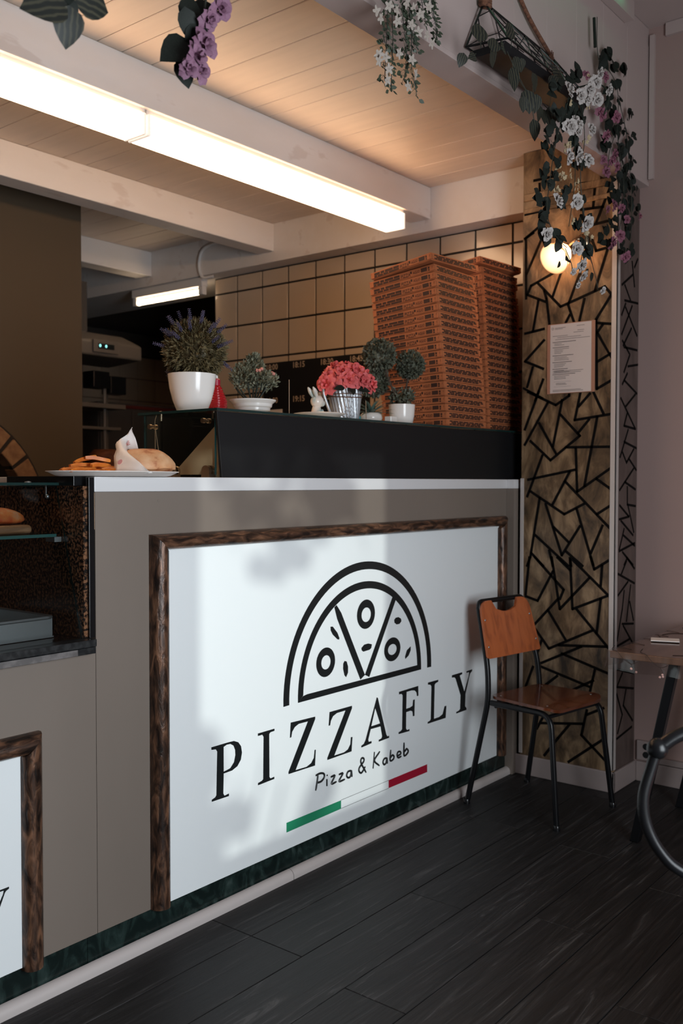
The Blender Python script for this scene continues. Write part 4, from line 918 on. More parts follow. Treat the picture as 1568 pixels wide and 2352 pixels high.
# bonsai in a ribbed bowl
bx2, by2 = 1.193, .20
z0 = zt(bx2)
bn = thing('potted_bonsai', 'small artificial bonsai with pink buds in a ribbed white bowl', 'potted plant', (bx2, by2, z0))
MB().lathe([(0, 0), (.048, 0), (.050, .004), (.054, .014), (.060, .017), (.061, .026), (.066, .030), (.068, .040), (.075, .046), (.080, .050), (.081, .0535), (.078, .0545), (.070, .046), (0, .046)], 40).build('bowl', M_cer, bn, smooth=35)
MB().ball((0, 0, .046), .062, 18, 6, (1, 1, .22)).build('soil', M_soil, bn, smooth=60)
mb = MB(); fo = MB()
for i in range(11):
    a = 2 * PI * i / 11 + q.uniform(-.2, .2); rr = q.uniform(.035, .070)
    mb.tube(smooth_path([(0.006 * math.cos(a), .006 * math.sin(a), .05), (.5 * rr * math.cos(a), .5 * rr * math.sin(a), .062), (rr * math.cos(a), rr * math.sin(a), .10), (rr * .9 * math.cos(a), rr * .9 * math.sin(a), .125)], 4), [.0034 - .0001 * k for k in range(13)], 5)
mb.tube(smooth_path([(0, 0, .05), (.004, 0, .10), (0, 0, .17)], 4), .003, 5)
mb.build('branches', M_stem, bn)
for c, r, n in (((-.045, 0, .125), .042, 420), ((.048, -.01, .122), .045, 420), ((0, -.03, .125), .044, 420), ((0, .03, .12), .045, 300), ((.008, 0, .165), .036, 380), ((.006, 0, .195), .018, 180), ((-.02, .01, .15), .04, 260)):
    leafball(fo, c, r, n, .013, q, .75, .5, .28, .8)
stuff(fo.build('foliage', M_bons, bn))
bd = MB()
for c in ((-.012, -.055, .155), (-.02, -.053, .150), (.050, -.045, .148), (.060, -.043, .146), (-.03, -.05, .149)): bd.ball(c, .006, 6, 5)
bd.build('flower_buds', M_budpink, bn, smooth=60)
# sticks, saucer, rabbit, pitcher
def stick(x, y, h, label, lean=0):
    o = MB().lathe([(0, 0), (.006, 0), (.005, .003), (.0014, .004), (.0014, h), (0, h)], 8, Matrix.Rotation(lean, 4, 'Y')).build('skewer', M_mdf, smooth=40)
    o.location = (x, y, zt(x)); return tag(o, label, 'skewer')
stick(1.297, .125, .127, 'thin wooden skewer standing up left of the saucer')
stick(1.792, .165, .087, 'short thin skewer standing between the metal pitcher and the succulent', -.04)
sx_, sy_ = 1.520, .175
z0 = zt(sx_)
sa = MB().lathe([(0, 0), (.045, 0), (.048, .004), (.085, .016), (.094, .0205), (.096, .0225), (.094, .0235), (.060, .012), (0, .010)], 40).build('saucer', M_cer, smooth=40)
sa.location = (sx_, sy_, z0); tag(sa, 'white saucer carrying the small rabbit figurine', 'saucer')
M_rab = nmat('glazed_rabbit', [(0.45, (0.72, 0.66, 0.60)), (0.58, (0.40, 0.52, 0.52))], (1, 1, .6), 18, 2, 0.2)
rx = 1.503
rb = thing('rabbit_figurine', 'small blue white ceramic rabbit figurine on the saucer', 'figurine', (rx, sy_, z0 + .011))
mb = MB()
mb.lathe([(0, 0), (.020, 0), (.022, .006), (.020, .020), (.016, .034), (.012, .044), (0, .046)], 20, sx=1.05, sy=.9)
mb.ball((.004, 0, .056), .0255, 18, 12, (1.05, .92, .95))
mb.ball((.024, -.006, .050), .012, 10, 8)
mb.ball((.034, -.008, .052), .004, 8, 6)
for s in (-1, 1):
    mb.tube(smooth_path([(-.010, s * .008, .074), (-.022, s * .011, .092), (-.034, s * .012, .106)], 4), [.006, .0075, .0085, .009, .0085, .0075, .006, .0045, .002], 8)
    mb.ball((.014, s * .016, .018), .007, 8, 6, (1, .8, 1.4))
mb.build('body', M_rab, rb, smooth=60)
mb = MB(); leafball(mb, (.0, 0, .082), .010, 60, .012, q, .6, .3, .15, .5)
stuff(mb.build('straw_tuft', M_mdf, rb))
mb = MB()
for s in (-1,): mb.tube(smooth_path([(.020, s * .0195, .066), (.026, s * .0185, .062), (.031, s * .016, .064)], 3), .0009, 5)
mb.build('closed_eye', M_ink, rb)
# corrugated pitcher with coral roses
px_, py_ = 1.685, .185
z0 = zt(px_)
M_zinc = mat('whitewashed_zinc', (0.50, 0.52, 0.55), 0.38, 0.55)
pi_ = thing('flower_pitcher', 'corrugated grey metal pitcher with string holding coral roses', 'vase', (px_, py_, z0))
mb = MB(); vs = []; fs = []; n = 156; rings = 18
for i in range(rings + 1):
    t = i / rings; r = .040 + .012 * t; z = .108 * t
    for k in range(n):
        a = 2 * PI * k / n
        rr = r + .0018 * math.cos(26 * a + 11 * t)
        vs.append((rr * math.cos(a), rr * math.sin(a), z))
for i in range(rings):
    for k in range(n): fs.append((i * n + k, i * n + (k + 1) % n, (i + 1) * n + (k + 1) % n, (i + 1) * n + k))
fs.append(tuple(range(n))[::-1])
mb.add(vs, fs); mb.build('vessel', M_zinc, pi_, smooth=40)
hp = smooth_path([(-.043, -.012, .100), (-.058, -.016, .112), (-.074, -.020, .102), (-.076, -.021, .082), (-.062, -.018, .045), (-.046, -.012, .010)], 5)
MB().tube(hp, .0048, 8).build('handle', M_zinc, pi_, smooth=60)
ROSE_UP = .016
MB().tube([(.0515 * math.cos(a), .0515 * math.sin(a), .076 + .004 * math.sin(a)) for a in [2 * PI * k / 28 for k in range(28)]], .0016, 5, closed=True).tube([(.0512 * math.cos(a), .0512 * math.sin(a), .081 - .002 * math.sin(a)) for a in [2 * PI * k / 28 for k in range(28)]], .0013, 5, closed=True).build('string', M_rope, pi_)
CR = [rose_mesh('rose', M_coral, s, 1.05, 16) for s in (1, 2)]
cpos = [(-.055, -.02, .118, .040), (-.02, -.035, .135, .040), (.025, -.040, .140, .042), (.060, -.020, .128, .042), (.045, -.05, .110, .036), (-.045, .03, .135, .040), (.01, .02, .158, .040), (.05, .03, .15, .040), (-.005, -.055, .112, .034), (-.075, -.03, .095, .034), (.078, -.035, .100, .032), (-.03, .0, .155, .036)]
for i, (a, b_, c, s) in enumerate(cpos):
    ax = Vector((a * 8, b_ * 8 - .25, (c - .095) * 12)).normalized(); t = ax.orthogonal().normalized()
    obj_of('rose', CR[i % 2], pi_, M=orient(t, ax, (a, b_, c + ROSE_UP), s * .86))
for a, b_, c, an in ((-.02, -.052, .100, 200), (.02, -.055, .098, 330), (0, -.05, .104, 270)):
    obj_of('leaf', LEAF, pi_, M=orient((math.cos(R(an)), -.4, math.sin(R(an)) * .3), (0, -1, .5), (a, b_, c), .04))
pi_.scale = (1.25, 1.25, 1.25); pi_.rotation_euler = (0, 0, R(-32))
# card behind, small box, succulent, topiary
ux, uy = 1.868, .20
z0 = zt(ux)
su = thing('potted_succulent', 'spiky green succulent in a squat round white pot', 'potted plant', (ux, uy, z0))
MB().lathe([(0, 0), (.030, 0), (.038, .006), (.046, .022), (.044, .036), (.036, .045), (.032, .045), (.030, .040), (0, .040)], 32).build('pot', M_cer, su, smooth=50)
SL = leaf_mesh('leaf', M_succ, .16, .35, .35, n=6)
for i in range(26):
    a = i * R(137.5); el = 78 - i * 2.6; L = .05 + .028 * (i / 26)
    d = Vector((math.cos(a) * math.cos(R(el)), math.sin(a) * math.cos(R(el)), math.sin(R(el))))
    obj_of('leaf', SL, su, M=orient(d, (-d.x * .5, -d.y * .5, 1), (0, 0, .038), L * 1.35))
cb = MB().box(-.022, .022, -.016, .016, 0, .030).build('ceramic_block', M_cer, bevel=.004, seg=3); cb.location = (1.905, .128, zt(1.905)); tag(cb, 'small white ceramic block in front between the two white pots', 'ornament')
tb_ = MB().box(-.012, .012, -.010, .010, 0, .03).build('lighter', mat('turquoise_plastic', (0.02, 0.35, 0.42), .3), bevel=.003); tb_.location = (1.800, .215, zt(1.80)); tag(tb_, 'tiny turquoise plastic piece behind the skewer by the pitcher', 'ornament')
tx, tyy = 1.990, .135
z0 = zt(tx)
tp = thing('potted_topiary', 'three ball artificial topiary in a white pot before the pizza boxes', 'potted plant', (tx, tyy, z0))
MB().lathe([(0, 0), (.036, 0), (.040, .004), (.046, .035), (.0485, .070), (.049, .074), (.0465, .075), (.044, .065), (0, .062)], 36).build('pot', M_cer, tp, smooth=40)
tops = [((-.085, .04, .250), .053, -.06), ((.040, -.01, .222), .045, .03), ((-.045, .10, .165), .055, -.03)]
tr = MB()
for c, r, b_ in tops: tr.tube(smooth_path([(b_ * .2, 0, .06), (b_ * .3 + c[0] * .2, c[1] * .3, .12), (c[0] * .8, c[1] * .8, c[2] - r * .8), c], 5), .0032, 6)
tr.build('stem', M_bark, tp)
for c, r, b_ in tops:
    mb = MB(); mb.ball(c, r * .85, 14, 10); leafball(mb, c, r, 900, .014, q, 1.0, .18, .34, .1)
    stuff(mb.build('leaf_ball', M_topi, tp))
mb = MB()
for k in range(60):
    a = q.uniform(0, 6.28); leafball(mb, (.03 * math.cos(a), .03 * math.sin(a), .085 + .03 * q.random()), .012, 5, .016, q, 1, .5, .34, .2)
stuff(mb.build('sprigs', M_topi, tp))
tp.scale = (1.1, 1.1, 1.1)

# ================================================================== pizza boxes: two leaning stacks, every box a thing
BW, BH = .325, .0288
def box_meshes():
    body = MB(); w = BW / 2; h = BH + .0004
    body.box(-w + .004, w - .004, -w + .004, w - .004, .0006, .0048).box(-w, w, -w, w, .0046, h - .0008)
    lid = MB()
    lid.box(-w - .0012, w + .0012, -w - .0012, w + .0012, h - .0050, h - .0004)
    for sy in (-1, 1): lid.box(-w - .0015, -w + .004, sy * (w - .014) - .006, sy * (w - .014) + .006, .004, h - .004)
    for sx in (-1, 1): lid.box(sx * (w - .014) - .006, sx * (w - .014) + .006, -w - .0015, -w + .004, .004, h - .004)
    pr = MB()
    def lab(face, u0, u1, z0, z1):
        # u along the face from its left end as seen from outside
        if face == 'L': pr.box(-w - .0009, -w + .0002, w - u1, w - u0, z0, z1)
        else: pr.box(-w + u0, -w + u1, -w - .0009, -w + .0002, z0, z1)
    def word(face, s, u, z, hh, sq=.8):
        o = (-w - .0008, w - u, z) if face == 'L' else (-w + u, -w - .0008, z)
        rt = (0, -1, 0) if face == 'L' else (1, 0, 0)
        put_text(pr, s, o, rt, (0, 0, 1), hh, sq)
    qq = random.Random(4)
    za, zb, zc = .0055, .0138, .0235
    for u0, u1 in ((.012, .050), (.056, .074), (.080, .122), (.126, .155)): lab('L', u0, u1, zb + .0008, zc)
    for u0, u1 in ((.012, .034), (.038, .066), (.070, .096), (.100, .155)): lab('L', u0, u1, za, zb - .0008)
    word('L', 'PIZZA', .162, za, .0150, .86)
    lab('L', .209, .217, zb, zc); word('L', 'AGLIO', .222, zb - .005, .0120, .72)
    lab('L', .262, .292, za + .002, zc); lab('L', .297, .318, zb, zc - .001); lab('L', .297, .312, za + .001, zb - .002)
    for row, (z0, z1) in enumerate(((za, za + .0058), (za + .0067, za + .0125), (za + .0134, za + .0192))):
        u = .016 + (.02 if row % 2 else 0)
        while u < BW - .04:
            L = qq.uniform(.018, .042)
            lab('F', u, min(u + L, BW - .02), z0, z1); u += L + qq.uniform(.004, .009)
    return body.mesh('carton', M_card), lid.mesh('lid', M_card), pr.mesh('print', M_cardink)
BM_, LM_, PM_ = box_meshes()
ORD = ['topmost', 'second', 'third', 'fourth', 'fifth', 'sixth', 'seventh', 'eighth', 'ninth', 'tenth', 'eleventh', 'twelfth', 'thirteenth', 'fourteenth', 'fifteenth', 'sixteenth', 'seventeenth', 'eighteenth', 'nineteenth', 'twentieth', 'twenty-first', 'twenty-second', 'twenty-third', 'twenty-fourth']
proto_box = None
def stack(n, c0, c1, tilt0, tilt1, zb, zt_, which, dy=0.0):
    """c0/c1 = near left corner (x,y) at the bottom and at the top"""
    global proto_box
    for i in range(n):
        f = i / (n - 1)
        g = f ** 1.0
        cx = c0[0] + (c1[0] - c0[0]) * g + rnd.uniform(-.002, .002); cy = c0[1] + (c1[1] - c0[1]) * g + rnd.uniform(-.0015, .0015)
        z = zb + (zt_ - zb) * f
        tl = tilt0 + (tilt1 - tilt0) * f
        yaw = rnd.uniform(-.012, .012)
        off = 0.0
        if i == n - 1: cx -= .030; cy -= .010; yaw = -.085; z += .006
        # the tilt lowers the rear edge; turn about the near bottom edge
        M = Matrix.Translation((cx, cy, z)) @ Matrix.Rotation(yaw, 4, 'Z') @ Matrix.Rotation(-R(tl), 4, 'X') @ Matrix.Translation((BW / 2, BW / 2, 0))
        k = n - 1 - i
        label = 'printed brown pizza box, ' + (ORD[k] + (' of' if k == 0 else ' from the top of') if i else 'bottom one of') + ' the ' + which
        if proto_box is None:
            r = thing('pizza_box', label, 'pizza box', group='pizza boxes in the ' + which)
            obj_of('carton', BM_, r); obj_of('lid', LM_, r); obj_of('print', PM_, r)
            proto_box = r
        else:
            r = dup(proto_box, label=label, group='pizza boxes in the ' + which)
        r.matrix_world = M
stack(22, (2.196, .050), (2.092, .052), 0.3, 6.5, zt(2.5) + .0006, zt(2.5) + .0006 + 21 * .0312, 'nearer stack')
stack(24, (2.575, .075), (2.500, .070), 0.3, 5.0, zt(2.9) + .0006, zt(2.9) + .0006 + 23 * .0312, 'farther stack by the pillar')

# ================================================================== board with times on the tiled wall
tbm = thing('timetable_board', 'black order board with evening times on the tiled wall', 'notice board', (2.92, 1.39, 1.45))
MB().box(2.914, 2.9275, 1.002, 1.776, 1.40, 2.008).build('board', M_black, tbm, True)
M_chalk = mat('pale_tan_lettering', (0.52, 0.40, 0.30), .7)
for row, (zz, names) in enumerate(((1.966, ('18:00', '18:15', '18:30', '18:45')), (1.772, ('19:00', '19:15', '19:30', '19:45')))):
    for k, s in enumerate(names):
        mb = MB(); put_text(mb, s, (2.9135, 1.750 - k * .2075, zz), (0, -1, 0), (0, 0, 1), .034, .95)
        mb.build('time_lettering', M_chalk, tbm, True)
nt_ = MB().box(2.9115, 2.9135, 1.625, 1.745, 1.60, 1.735).build('paper_note', M_paper, at=(2.9125, 1.685, 1.60)); tag(nt_, 'small cream note on the lower left of the black order board', 'note')

# ================================================================== lamps
def batten(x0, x1, label):
    t = thing('ceiling_lamp', label, 'ceiling lamp', ((x0 + x1) / 2, .60, 2.615), group='long diffuser lamps under the front beam')
    MB().box(x0, x1, .556, .652, 2.600, 2.6158).build('housing', M_white, t, True)
    MB().box(x0 + .012, x1 - .012, .548, .660, 2.525, 2.600).build('diffuser', M_lamp, t, True, bevel=.006)
    for a in (x0, x1 - .012): MB().box(a, a + .012, .547, .661, 2.524, 2.6005).build('end_cap', M_lampend, t, True, bevel=.004)
batten(1.032, 2.602, 'long glowing diffuser lamp under the front beam, nearer the pillar')
batten(-0.545, 1.024, 'long glowing diffuser lamp under the front beam, left of the other one')
tl = thing('tube_lamp', 'bare fluorescent tube lamp under the soffit in the back kitchen', 'tube lamp', (2.85, 2.53, 2.555))
MB().box(2.825, 2.875, 2.205, 2.865, 2.505, 2.5575).build('housing', M_white, tl, True, bevel=.003)
MB().tube([(2.85, 2.245, 2.475), (2.85, 2.825, 2.475)], .0165, 14).build('tube', M_tube, tl, True, smooth=60)
for yy in (2.225, 2.845): MB().box(2.832, 2.868, yy - .018, yy + .018, 2.455, 2.506).build('lamp_holder', M_white, tl, True, bevel=.003)
cd = MB().tube(smooth_path([(2.803, 1.72, 2.745), (2.803, 2.04, 2.735), (2.803, 2.16, 2.715), (2.803, 2.20, 2.66), (2.803, 2.20, 2.59), (2.806, 2.17, 2.545), (2.82, 2.10, 2.545)], 6), .009, 10).build('conduit_pipe', M_white, at=(2.803, 2.0, 2.7), smooth=60)
tag(cd, 'bent white conduit pipe on the soffit above the tiled wall', 'pipe')
# glass wall lamp on the pillar
wl_ = thing('wall_lamp', 'lit wall lamp with frosted glass bell shade on the patterned pillar', 'wall lamp', (2.654, -.315, 2.30))
ax = Vector((-.80, .15, -.48)).normalized(); base = Vector((2.622, -.272, 2.303))
Ms = Matrix.Translation(base) @ ax.to_track_quat('Z', 'Y').to_matrix().to_4x4()
M_shade = None
m, nt, b = newmat('frosted_glass_shade'); b.inputs['Base Color'].default_value = (.6, .54, .49, 1); b.inputs['Roughness'].default_value = .5; b.inputs['Transmission Weight'].default_value = .0
tr_ = nt.nodes.new('ShaderNodeBsdfTranslucent'); tr_.inputs[0].default_value = (.85, .68, .54, 1); mx = nt.nodes.new('ShaderNodeMixShader'); mx.inputs[0].default_value = .75
nt.links.new(b.outputs[0], mx.inputs[1]); nt.links.new(tr_.outputs[0], mx.inputs[2]); nt.links.new(mx.outputs[0], nt.nodes['Material Output'].inputs[0])
M_shade = m
MB().lathe([(0, -.018), (.020, -.018), (.024, 0), (.022, .004)], 24, Ms).build('lamp_cap', M_brass, wl_, True, smooth=50)
o = MB().lathe([(.021, .0), (.034, .012), (.046, .032), (.055, .055), (.062, .078), (.066, .092)], 36, Ms, caps=False).build('shade', M_shade, wl_, True, smooth=60)
MB().tube([tuple(Ms @ Vector((.066 * math.cos(a), .066 * math.sin(a), .092))) for a in [2 * PI * k / 36 for k in range(36)]], .0022, 6, closed=True).build('shade_rim', M_shade, wl_, True, smooth=60)
MB().ball((0, 0, .050), .021, 18, 12, (1, 1, 1.25), Ms).build('bulb', M_bulb, wl_, True, smooth=60)
MB().tube(smooth_path([(2.650, -.335, 2.335), (2.628, -.325, 2.345), (2.628, -.290, 2.325), tuple(base - ax * .014)], 5), .008, 10).build('arm', M_brass, wl_, True, smooth=60)
MB().ball((2.652, -.335, 2.335), .034, 20, 12, (.55, 1, 1)).build('wall_rose', M_brass, wl_, True, smooth=60)
# green led strip above the header
ld = thing('led_strip', 'green lit strip light tucked under the upper ceiling above the flowers', 'strip light', (1.5, -.59, 3.25))
MB().box(-2.0, 2.55, -.60, -.575, 3.244, 3.2595).build('channel', M_alu, ld, True)
for k in range(24): MB().box(2.50 - k * .09 - .05, 2.50 - k * .09, -.598, -.578, 3.2405, 3.2442).build('diode', M_led, ld, True)

# ================================================================== framed notice
nf = thing('notice_holder', 'clear holder with printed white notice page on the patterned pillar', 'notice', (2.65, -.285, 1.7))
MB().box(2.6485, 2.6515, -.397, -.176, 1.697, 1.999).build('backing', mat('copper_brown_plastic', (0.42, 0.20, 0.13), .35), nf, True, bevel=.001)
MB().box(2.6472, 2.6484, -.381, -.192, 1.700, 1.996).build('page', mat('white_page', (0.66, 0.58, 0.55), .45), nf, True)
tx_ = MB()
def ln(y, z, w, h=.0016): tx_.box(2.6466, 2.6472, y - w, y, z - h, z)
for y, z, w in ((-.214, 1.982, .050), (-.214, 1.977, .036), (-.315, 1.984, .035), (-.318, 1.965, .03), (-.30, 1.957, .045), (-.203, 1.947, .07), (-.225, 1.940, .11), (-.215, 1.932, .16)): ln(y, z, w)
zz = 1.921
qq = random.Random(2)
for sec in range(6):
    ln(-.203, zz, qq.uniform(.07, .11), .0024); zz -= .0075
    for k in range(qq.choice((2, 3, 4))): ln(-.211, zz, qq.uniform(.03, .075)); zz -= .0062
    zz -= .003
for y, z, w in ((-.205, 1.795, .14), (-.205, 1.788, .13), (-.22, 1.742, .045), (-.22, 1.737, .05), (-.205, 1.713, .13), (-.205, 1.708, .14)): ln(y, z, w)
for k in range(8): tx_.box(2.6466, 2.6472, -.203 - .0045 * math.cos(k * PI / 4) - .001, -.203 - .0045 * math.cos(k * PI / 4) + .001, 1.979 + .0045 * math.sin(k * PI / 4) - .001, 1.979 + .0045 * math.sin(k * PI / 4) + .001)
for a in ((-.29, -.21, 1.7485), (-.29, -.21, 1.7275)): tx_.box(2.6466, 2.6472, a[0], a[1], a[2] - .0004, a[2])
tx_.build('printed_lines', mat('grey_print', (0.10, 0.075, 0.07), .6), nf, True)
# wall socket at the foot of the right wall
so = thing('wall_socket', 'white double wall socket low on the right wall beside the pillar', 'socket', (2.889, -.545, .12))
MB().box(2.872, 2.8895, -.592, -.508, .096, .182).build('plate', M_base, so, True, bevel=.003)
for zz in (.122, .158): MB().lathe([(0, -.001), (.014, -.001), (.0145, .001), (0, .001)], 16, Matrix.Translation((2.8715, -.55, zz)) @ Matrix.Rotation(PI / 2, 4, 'Y')).build('socket_hole', M_ink, so, True)
ck = MB().box(2.874, 2.8895, -2.9, -.60, .092, .118).build('cable_duct', M_base, at=(2.88, -2.3, .092), bevel=.002); tag(ck, 'white cable duct running along the right wall above the baseboard', 'cable duct')
# ================================================================== back kitchen
M_hood = mat('dull_cream_metal', (0.17, 0.14, 0.115), 0.45)
hd_ = thing('extractor_hood', 'dim cream extractor hood with two teal indicator lights in the back kitchen', 'extractor hood', (2.3, 3.2, 2.15))
mb = MB()
hp = [(3.0, 2.130), (3.0, 2.225), (3.06, 2.285), (3.5, 2.285), (3.5, 2.130)]
vs = [(1.6, y, z) for y, z in hp] + [(3.02, y, z) for y, z in hp[:2]] + [(2.90, 3.06, 2.285), (2.90, 3.5, 2.285), (3.13, 3.5, 2.130)]
n = 5
mb.add(vs, [tuple(range(n))[::-1], tuple(range(n, 2 * n))] + [(i, (i + 1) % n, n + (i + 1) % n, n + i) for i in range(n)])
mb.build('canopy', M_hood, hd_, True, bevel=.012)
MB().box(2.615, 2.815, 2.985, 3.0, 2.150, 2.232).build('control_panel', M_hood, hd_, True, bevel=.004)
MB().box(2.650, 2.775, 2.981, 2.986, 2.176, 2.208).build('control_window', M_ink, hd_, True)
for xx in (2.661, 2.708): MB().ball((xx, 2.979, 2.193), .010, 10, 8, (.8, .4, 1)).build('indicator_light', M_teal, hd_, True, smooth=60)
MB().box(1.7, 2.65, 3.1, 3.4, 2.286, 2.615).build('duct', M_dark, hd_, True)
kb = thing('vertical_grill', 'dark kebab grill with upright spit and meat cone in the back kitchen', 'grill', (2.75, 3.05, 0.9))
MB().box(2.50, 3.05, 2.95, 3.35, 0.9, 1.02).box(2.45, 3.1, 2.92, 3.38, 0.0, 0.9).build('base', M_blackmetal, kb, True, bevel=.006)
MB().tube([(2.80, 3.12, 1.02), (2.80, 3.12, 2.00)], .012, 10).build('spit', M_hood, kb, True)
MB().tube([(2.87, 3.20, 1.02), (2.87, 3.20, 1.92)], .016, 10).tube([(2.60, 3.25, 1.02), (2.60, 3.25, 1.90)], .016, 10).build('post', M_hood, kb, True)
MB().lathe([(0, 1.14), (.07, 1.14), (.085, 1.20), (.11, 1.42), (.105, 1.50), (.07, 1.53), (0, 1.53)], 20, Matrix.Translation((2.80, 3.12, 0))).build('meat_cone', nmat('grilled_meat', [(.35, (.12, .03, .012)), (.65, (.32, .10, .04))], (1, 1, 3), 12, 4, .6, bump=.4), kb, True, smooth=60)
MB().box(2.66, 2.79, 3.05, 3.17, 1.93, 2.04).box(2.82, 2.95, 3.08, 3.18, 1.90, 2.02).build('motor_box', M_blackgloss, kb, True, bevel=.006)
MB().box(2.50, 2.92, 3.05, 3.30, 1.80, 1.83).box(2.50, 2.92, 3.1, 3.30, 1.66, 1.68).build('top_shelf', M_hood, kb, True, bevel=.003)
fr = thing('cold_cabinet', 'tall dark cold cabinet with panelled doors in the back kitchen', 'cabinet', (3.5, 3.9, 0))
MB().box(3.12, 4.60, 3.62, 4.3, 0.0, 1.90).build('cabinet_body', M_dark, fr, True)
for k in range(5): MB().box(3.13 + k * .293, 3.413 + k * .293, 3.602, 3.62, 0.12, 1.86).build('door', M_dark, fr, True, bevel=.006)
for k in range(5): MB().box(3.36 + k * .293, 3.372 + k * .293, 3.575, 3.603, 0.9, 1.25).build('door_handle', M_hood, fr, True, bevel=.003)
MB().box(3.14, 4.58, 3.600, 3.604, 1.862, 1.885).build('red_band', mat('dull_red_band', (.16, .02, .015), .6), fr, True)
wtl = structure(MB().box(1.9, 5.6, 4.985, 4.9995, 0.9, 2.5).build('wall_back_tiles', M_grout))
for j in range(6):
    for i in range(17):
        x0, z0 = 1.92 + i * .206, 1.25 + j * .206
        MB().box(x0, x0 + .20, 4.979, 4.986, z0, z0 + .20).build('tile', M_tile, wtl)

# ================================================================== dining chair by the counter
th = R(-8.5)
ch = thing('dining_chair', 'red brown plywood chair with black tube legs against the counter sign', 'chair', (2.357, -.110, 0), th)
# local frame: x to the sitter's left along the back, -y towards the front; origin between the back feet
bx0, bx1 = -.205, .205
for s in (-1, 1):
    # rear upright and rear leg in one bent tube
    pts = round_path([(s * .205, 0, .0), (s * .176, -.085, .435), (s * .168, -.075, .56), (s * .150, -.012, .80)], .05, 5)
    MB().tube(pts, .0115, 10).build('rear_leg', M_blackmetal, ch, smooth=60)
    pts = round_path([(s * .176, -.100, .425), (s * .170, -.380, .425), (s * .195, -.428, .0)], .055, 6)
    MB().tube(pts, .0115, 10).build('front_leg', M_blackmetal, ch, smooth=60)
MB().tube(round_path([(-.150, -.012, .79), (-.142, -.008, .822), (.142, -.008, .822), (.150, -.012, .79)], .03, 5), .0105, 10).build('top_rail', M_blackmetal, ch, smooth=60)
MB().tube([(-.170, -.36, .412), (.170, -.36, .412)], .0085, 8).tube([(-.174, -.12, .414), (.174, -.12, .414)], .0085, 8).build('cross_tube', M_blackmetal, ch, smooth=60)
for sx, sy in ((-.205, 0), (.205, 0), (-.195, -.428), (.195, -.428)): MB().lathe([(0, 0), (.0135, 0), (.0135, .018), (.0118, .020), (0, .020)], 12, Matrix.Translation((sx, sy, 0))).build('foot_cap', M_blackgloss, ch, smooth=40)
def rounded(poly, rads, n=6):
    out = []
    m_ = len(poly)
    for i in range(m_):
        a, b_, c = Vector(poly[i - 1]), Vector(poly[i]), Vector(poly[(i + 1) % m_])
        d1 = (a - b_); d2 = (c - b_); r = min(rads[i], d1.length * .49, d2.length * .49)
        p1 = b_ + d1.normalized() * r; p2 = b_ + d2.normalized() * r
        for k in range(n + 1):
            t = k / n; v = p1 * (1 - t) ** 2 + b_ * 2 * t * (1 - t) + p2 * t * t
            out.append((v.x, v.y))
    return out
# seat panel, slightly dished
sp = rounded([(-.170, -.080), (-.190, -.400), (.190, -.400), (.170, -.080)], [.05, .07, .07, .05], 6)
mb = MB(); n = len(sp); zs = lambda x, y: .440 + .05 * x * x - (.030 if y < -.36 else 0) * ((-y - .36) / .05) ** 2 * .6
cx, cy = 0, -.24
vs = []; fs = []
rings = (1.0, .75, .5, .25)
for top in (0, 1):
    for k in rings: vs += [(cx + (x - cx) * k, cy + (y - cy) * k, zs(cx + (x - cx) * k, cy + (y - cy) * k) + (.011 if top else 0)) for x, y in sp]
    vs.append((cx, cy, zs(cx, cy) + (.011 if top else 0)))
H = n * len(rings) + 1
for top in (0, 1):
    o_ = top * H
    for r in range(len(rings) - 1):
        for i in range(n): fs.append((o_ + r * n + i, o_ + r * n + (i + 1) % n, o_ + (r + 1) * n + (i + 1) % n, o_ + (r + 1) * n + i))
    for i in range(n): fs.append((o_ + (len(rings) - 1) * n + i, o_ + (len(rings) - 1) * n + (i + 1) % n, o_ + H - 1))
for i in range(n): fs.append((i, (i + 1) % n, H + (i + 1) % n, H + i))
mb.add(vs, fs); mb.build('seat', M_seatwood, ch, smooth=50)
# backrest with hand-hold notch, curved, following the uprights
nt2 = [(-.088, 0), (-.080, -.012)] + [(-.066 + .132 * k / 10, -.036 - .014 * math.sin(PI * k / 10)) for k in range(11)] + [(.080, -.012), (.088, 0)]
outl = rounded([(-.178, .0), (.178, .0), (.160, .225), (-.160, .225)], [.012, .012, .055, .055], 7)
top = [p for p in outl]
# insert the notch in the top edge
iq = max(range(len(outl)), key=lambda i: (outl[i][1] > .224 and outl[i][0] > .0) * (1 - outl[i][0]))
outl2 = outl[:iq + 1] + [(-a, .225 + b_) for a, b_ in [(-p[0] * -1, p[1]) for p in nt2]][::1] + outl[iq + 1:]
def backp(u, v, t):
    # v = height on the panel; uprights lean back with height
    z = .600 + v; f = (z - .56) / .24
    y = -.075 + .063 * f - .0115 - t + .10 * u * u * 0
    return (u, y, z)
mb = MB(); n = len(outl2)
mb.add([backp(u, v, 0) for u, v in outl2] + [backp(u, v, .010) for u, v in outl2], [tuple(range(n)), tuple(range(n, 2 * n))[::-1]] + [(i, (i + 1) % n, n + (i + 1) % n, n + i) for i in range(n)])
mb.build('backrest', M_chairwood, ch, smooth=30)
for u, v in ((-.160, .045), (.160, .045), (-.150, .150), (.150, .150)):
    p = backp(u, v, .010); MB().ball(p, .0050, 10, 6, (1, .45, 1)).build('rivet', M_steel, ch, smooth=60)
for u, v in ((-.14, -.12), (.14, -.12), (-.15, -.35), (.15, -.35)): MB().ball((u, v, zs(u, v) + .0105), .0045, 8, 5, (1, 1, .4)).build('rivet', M_steel, ch, smooth=60)

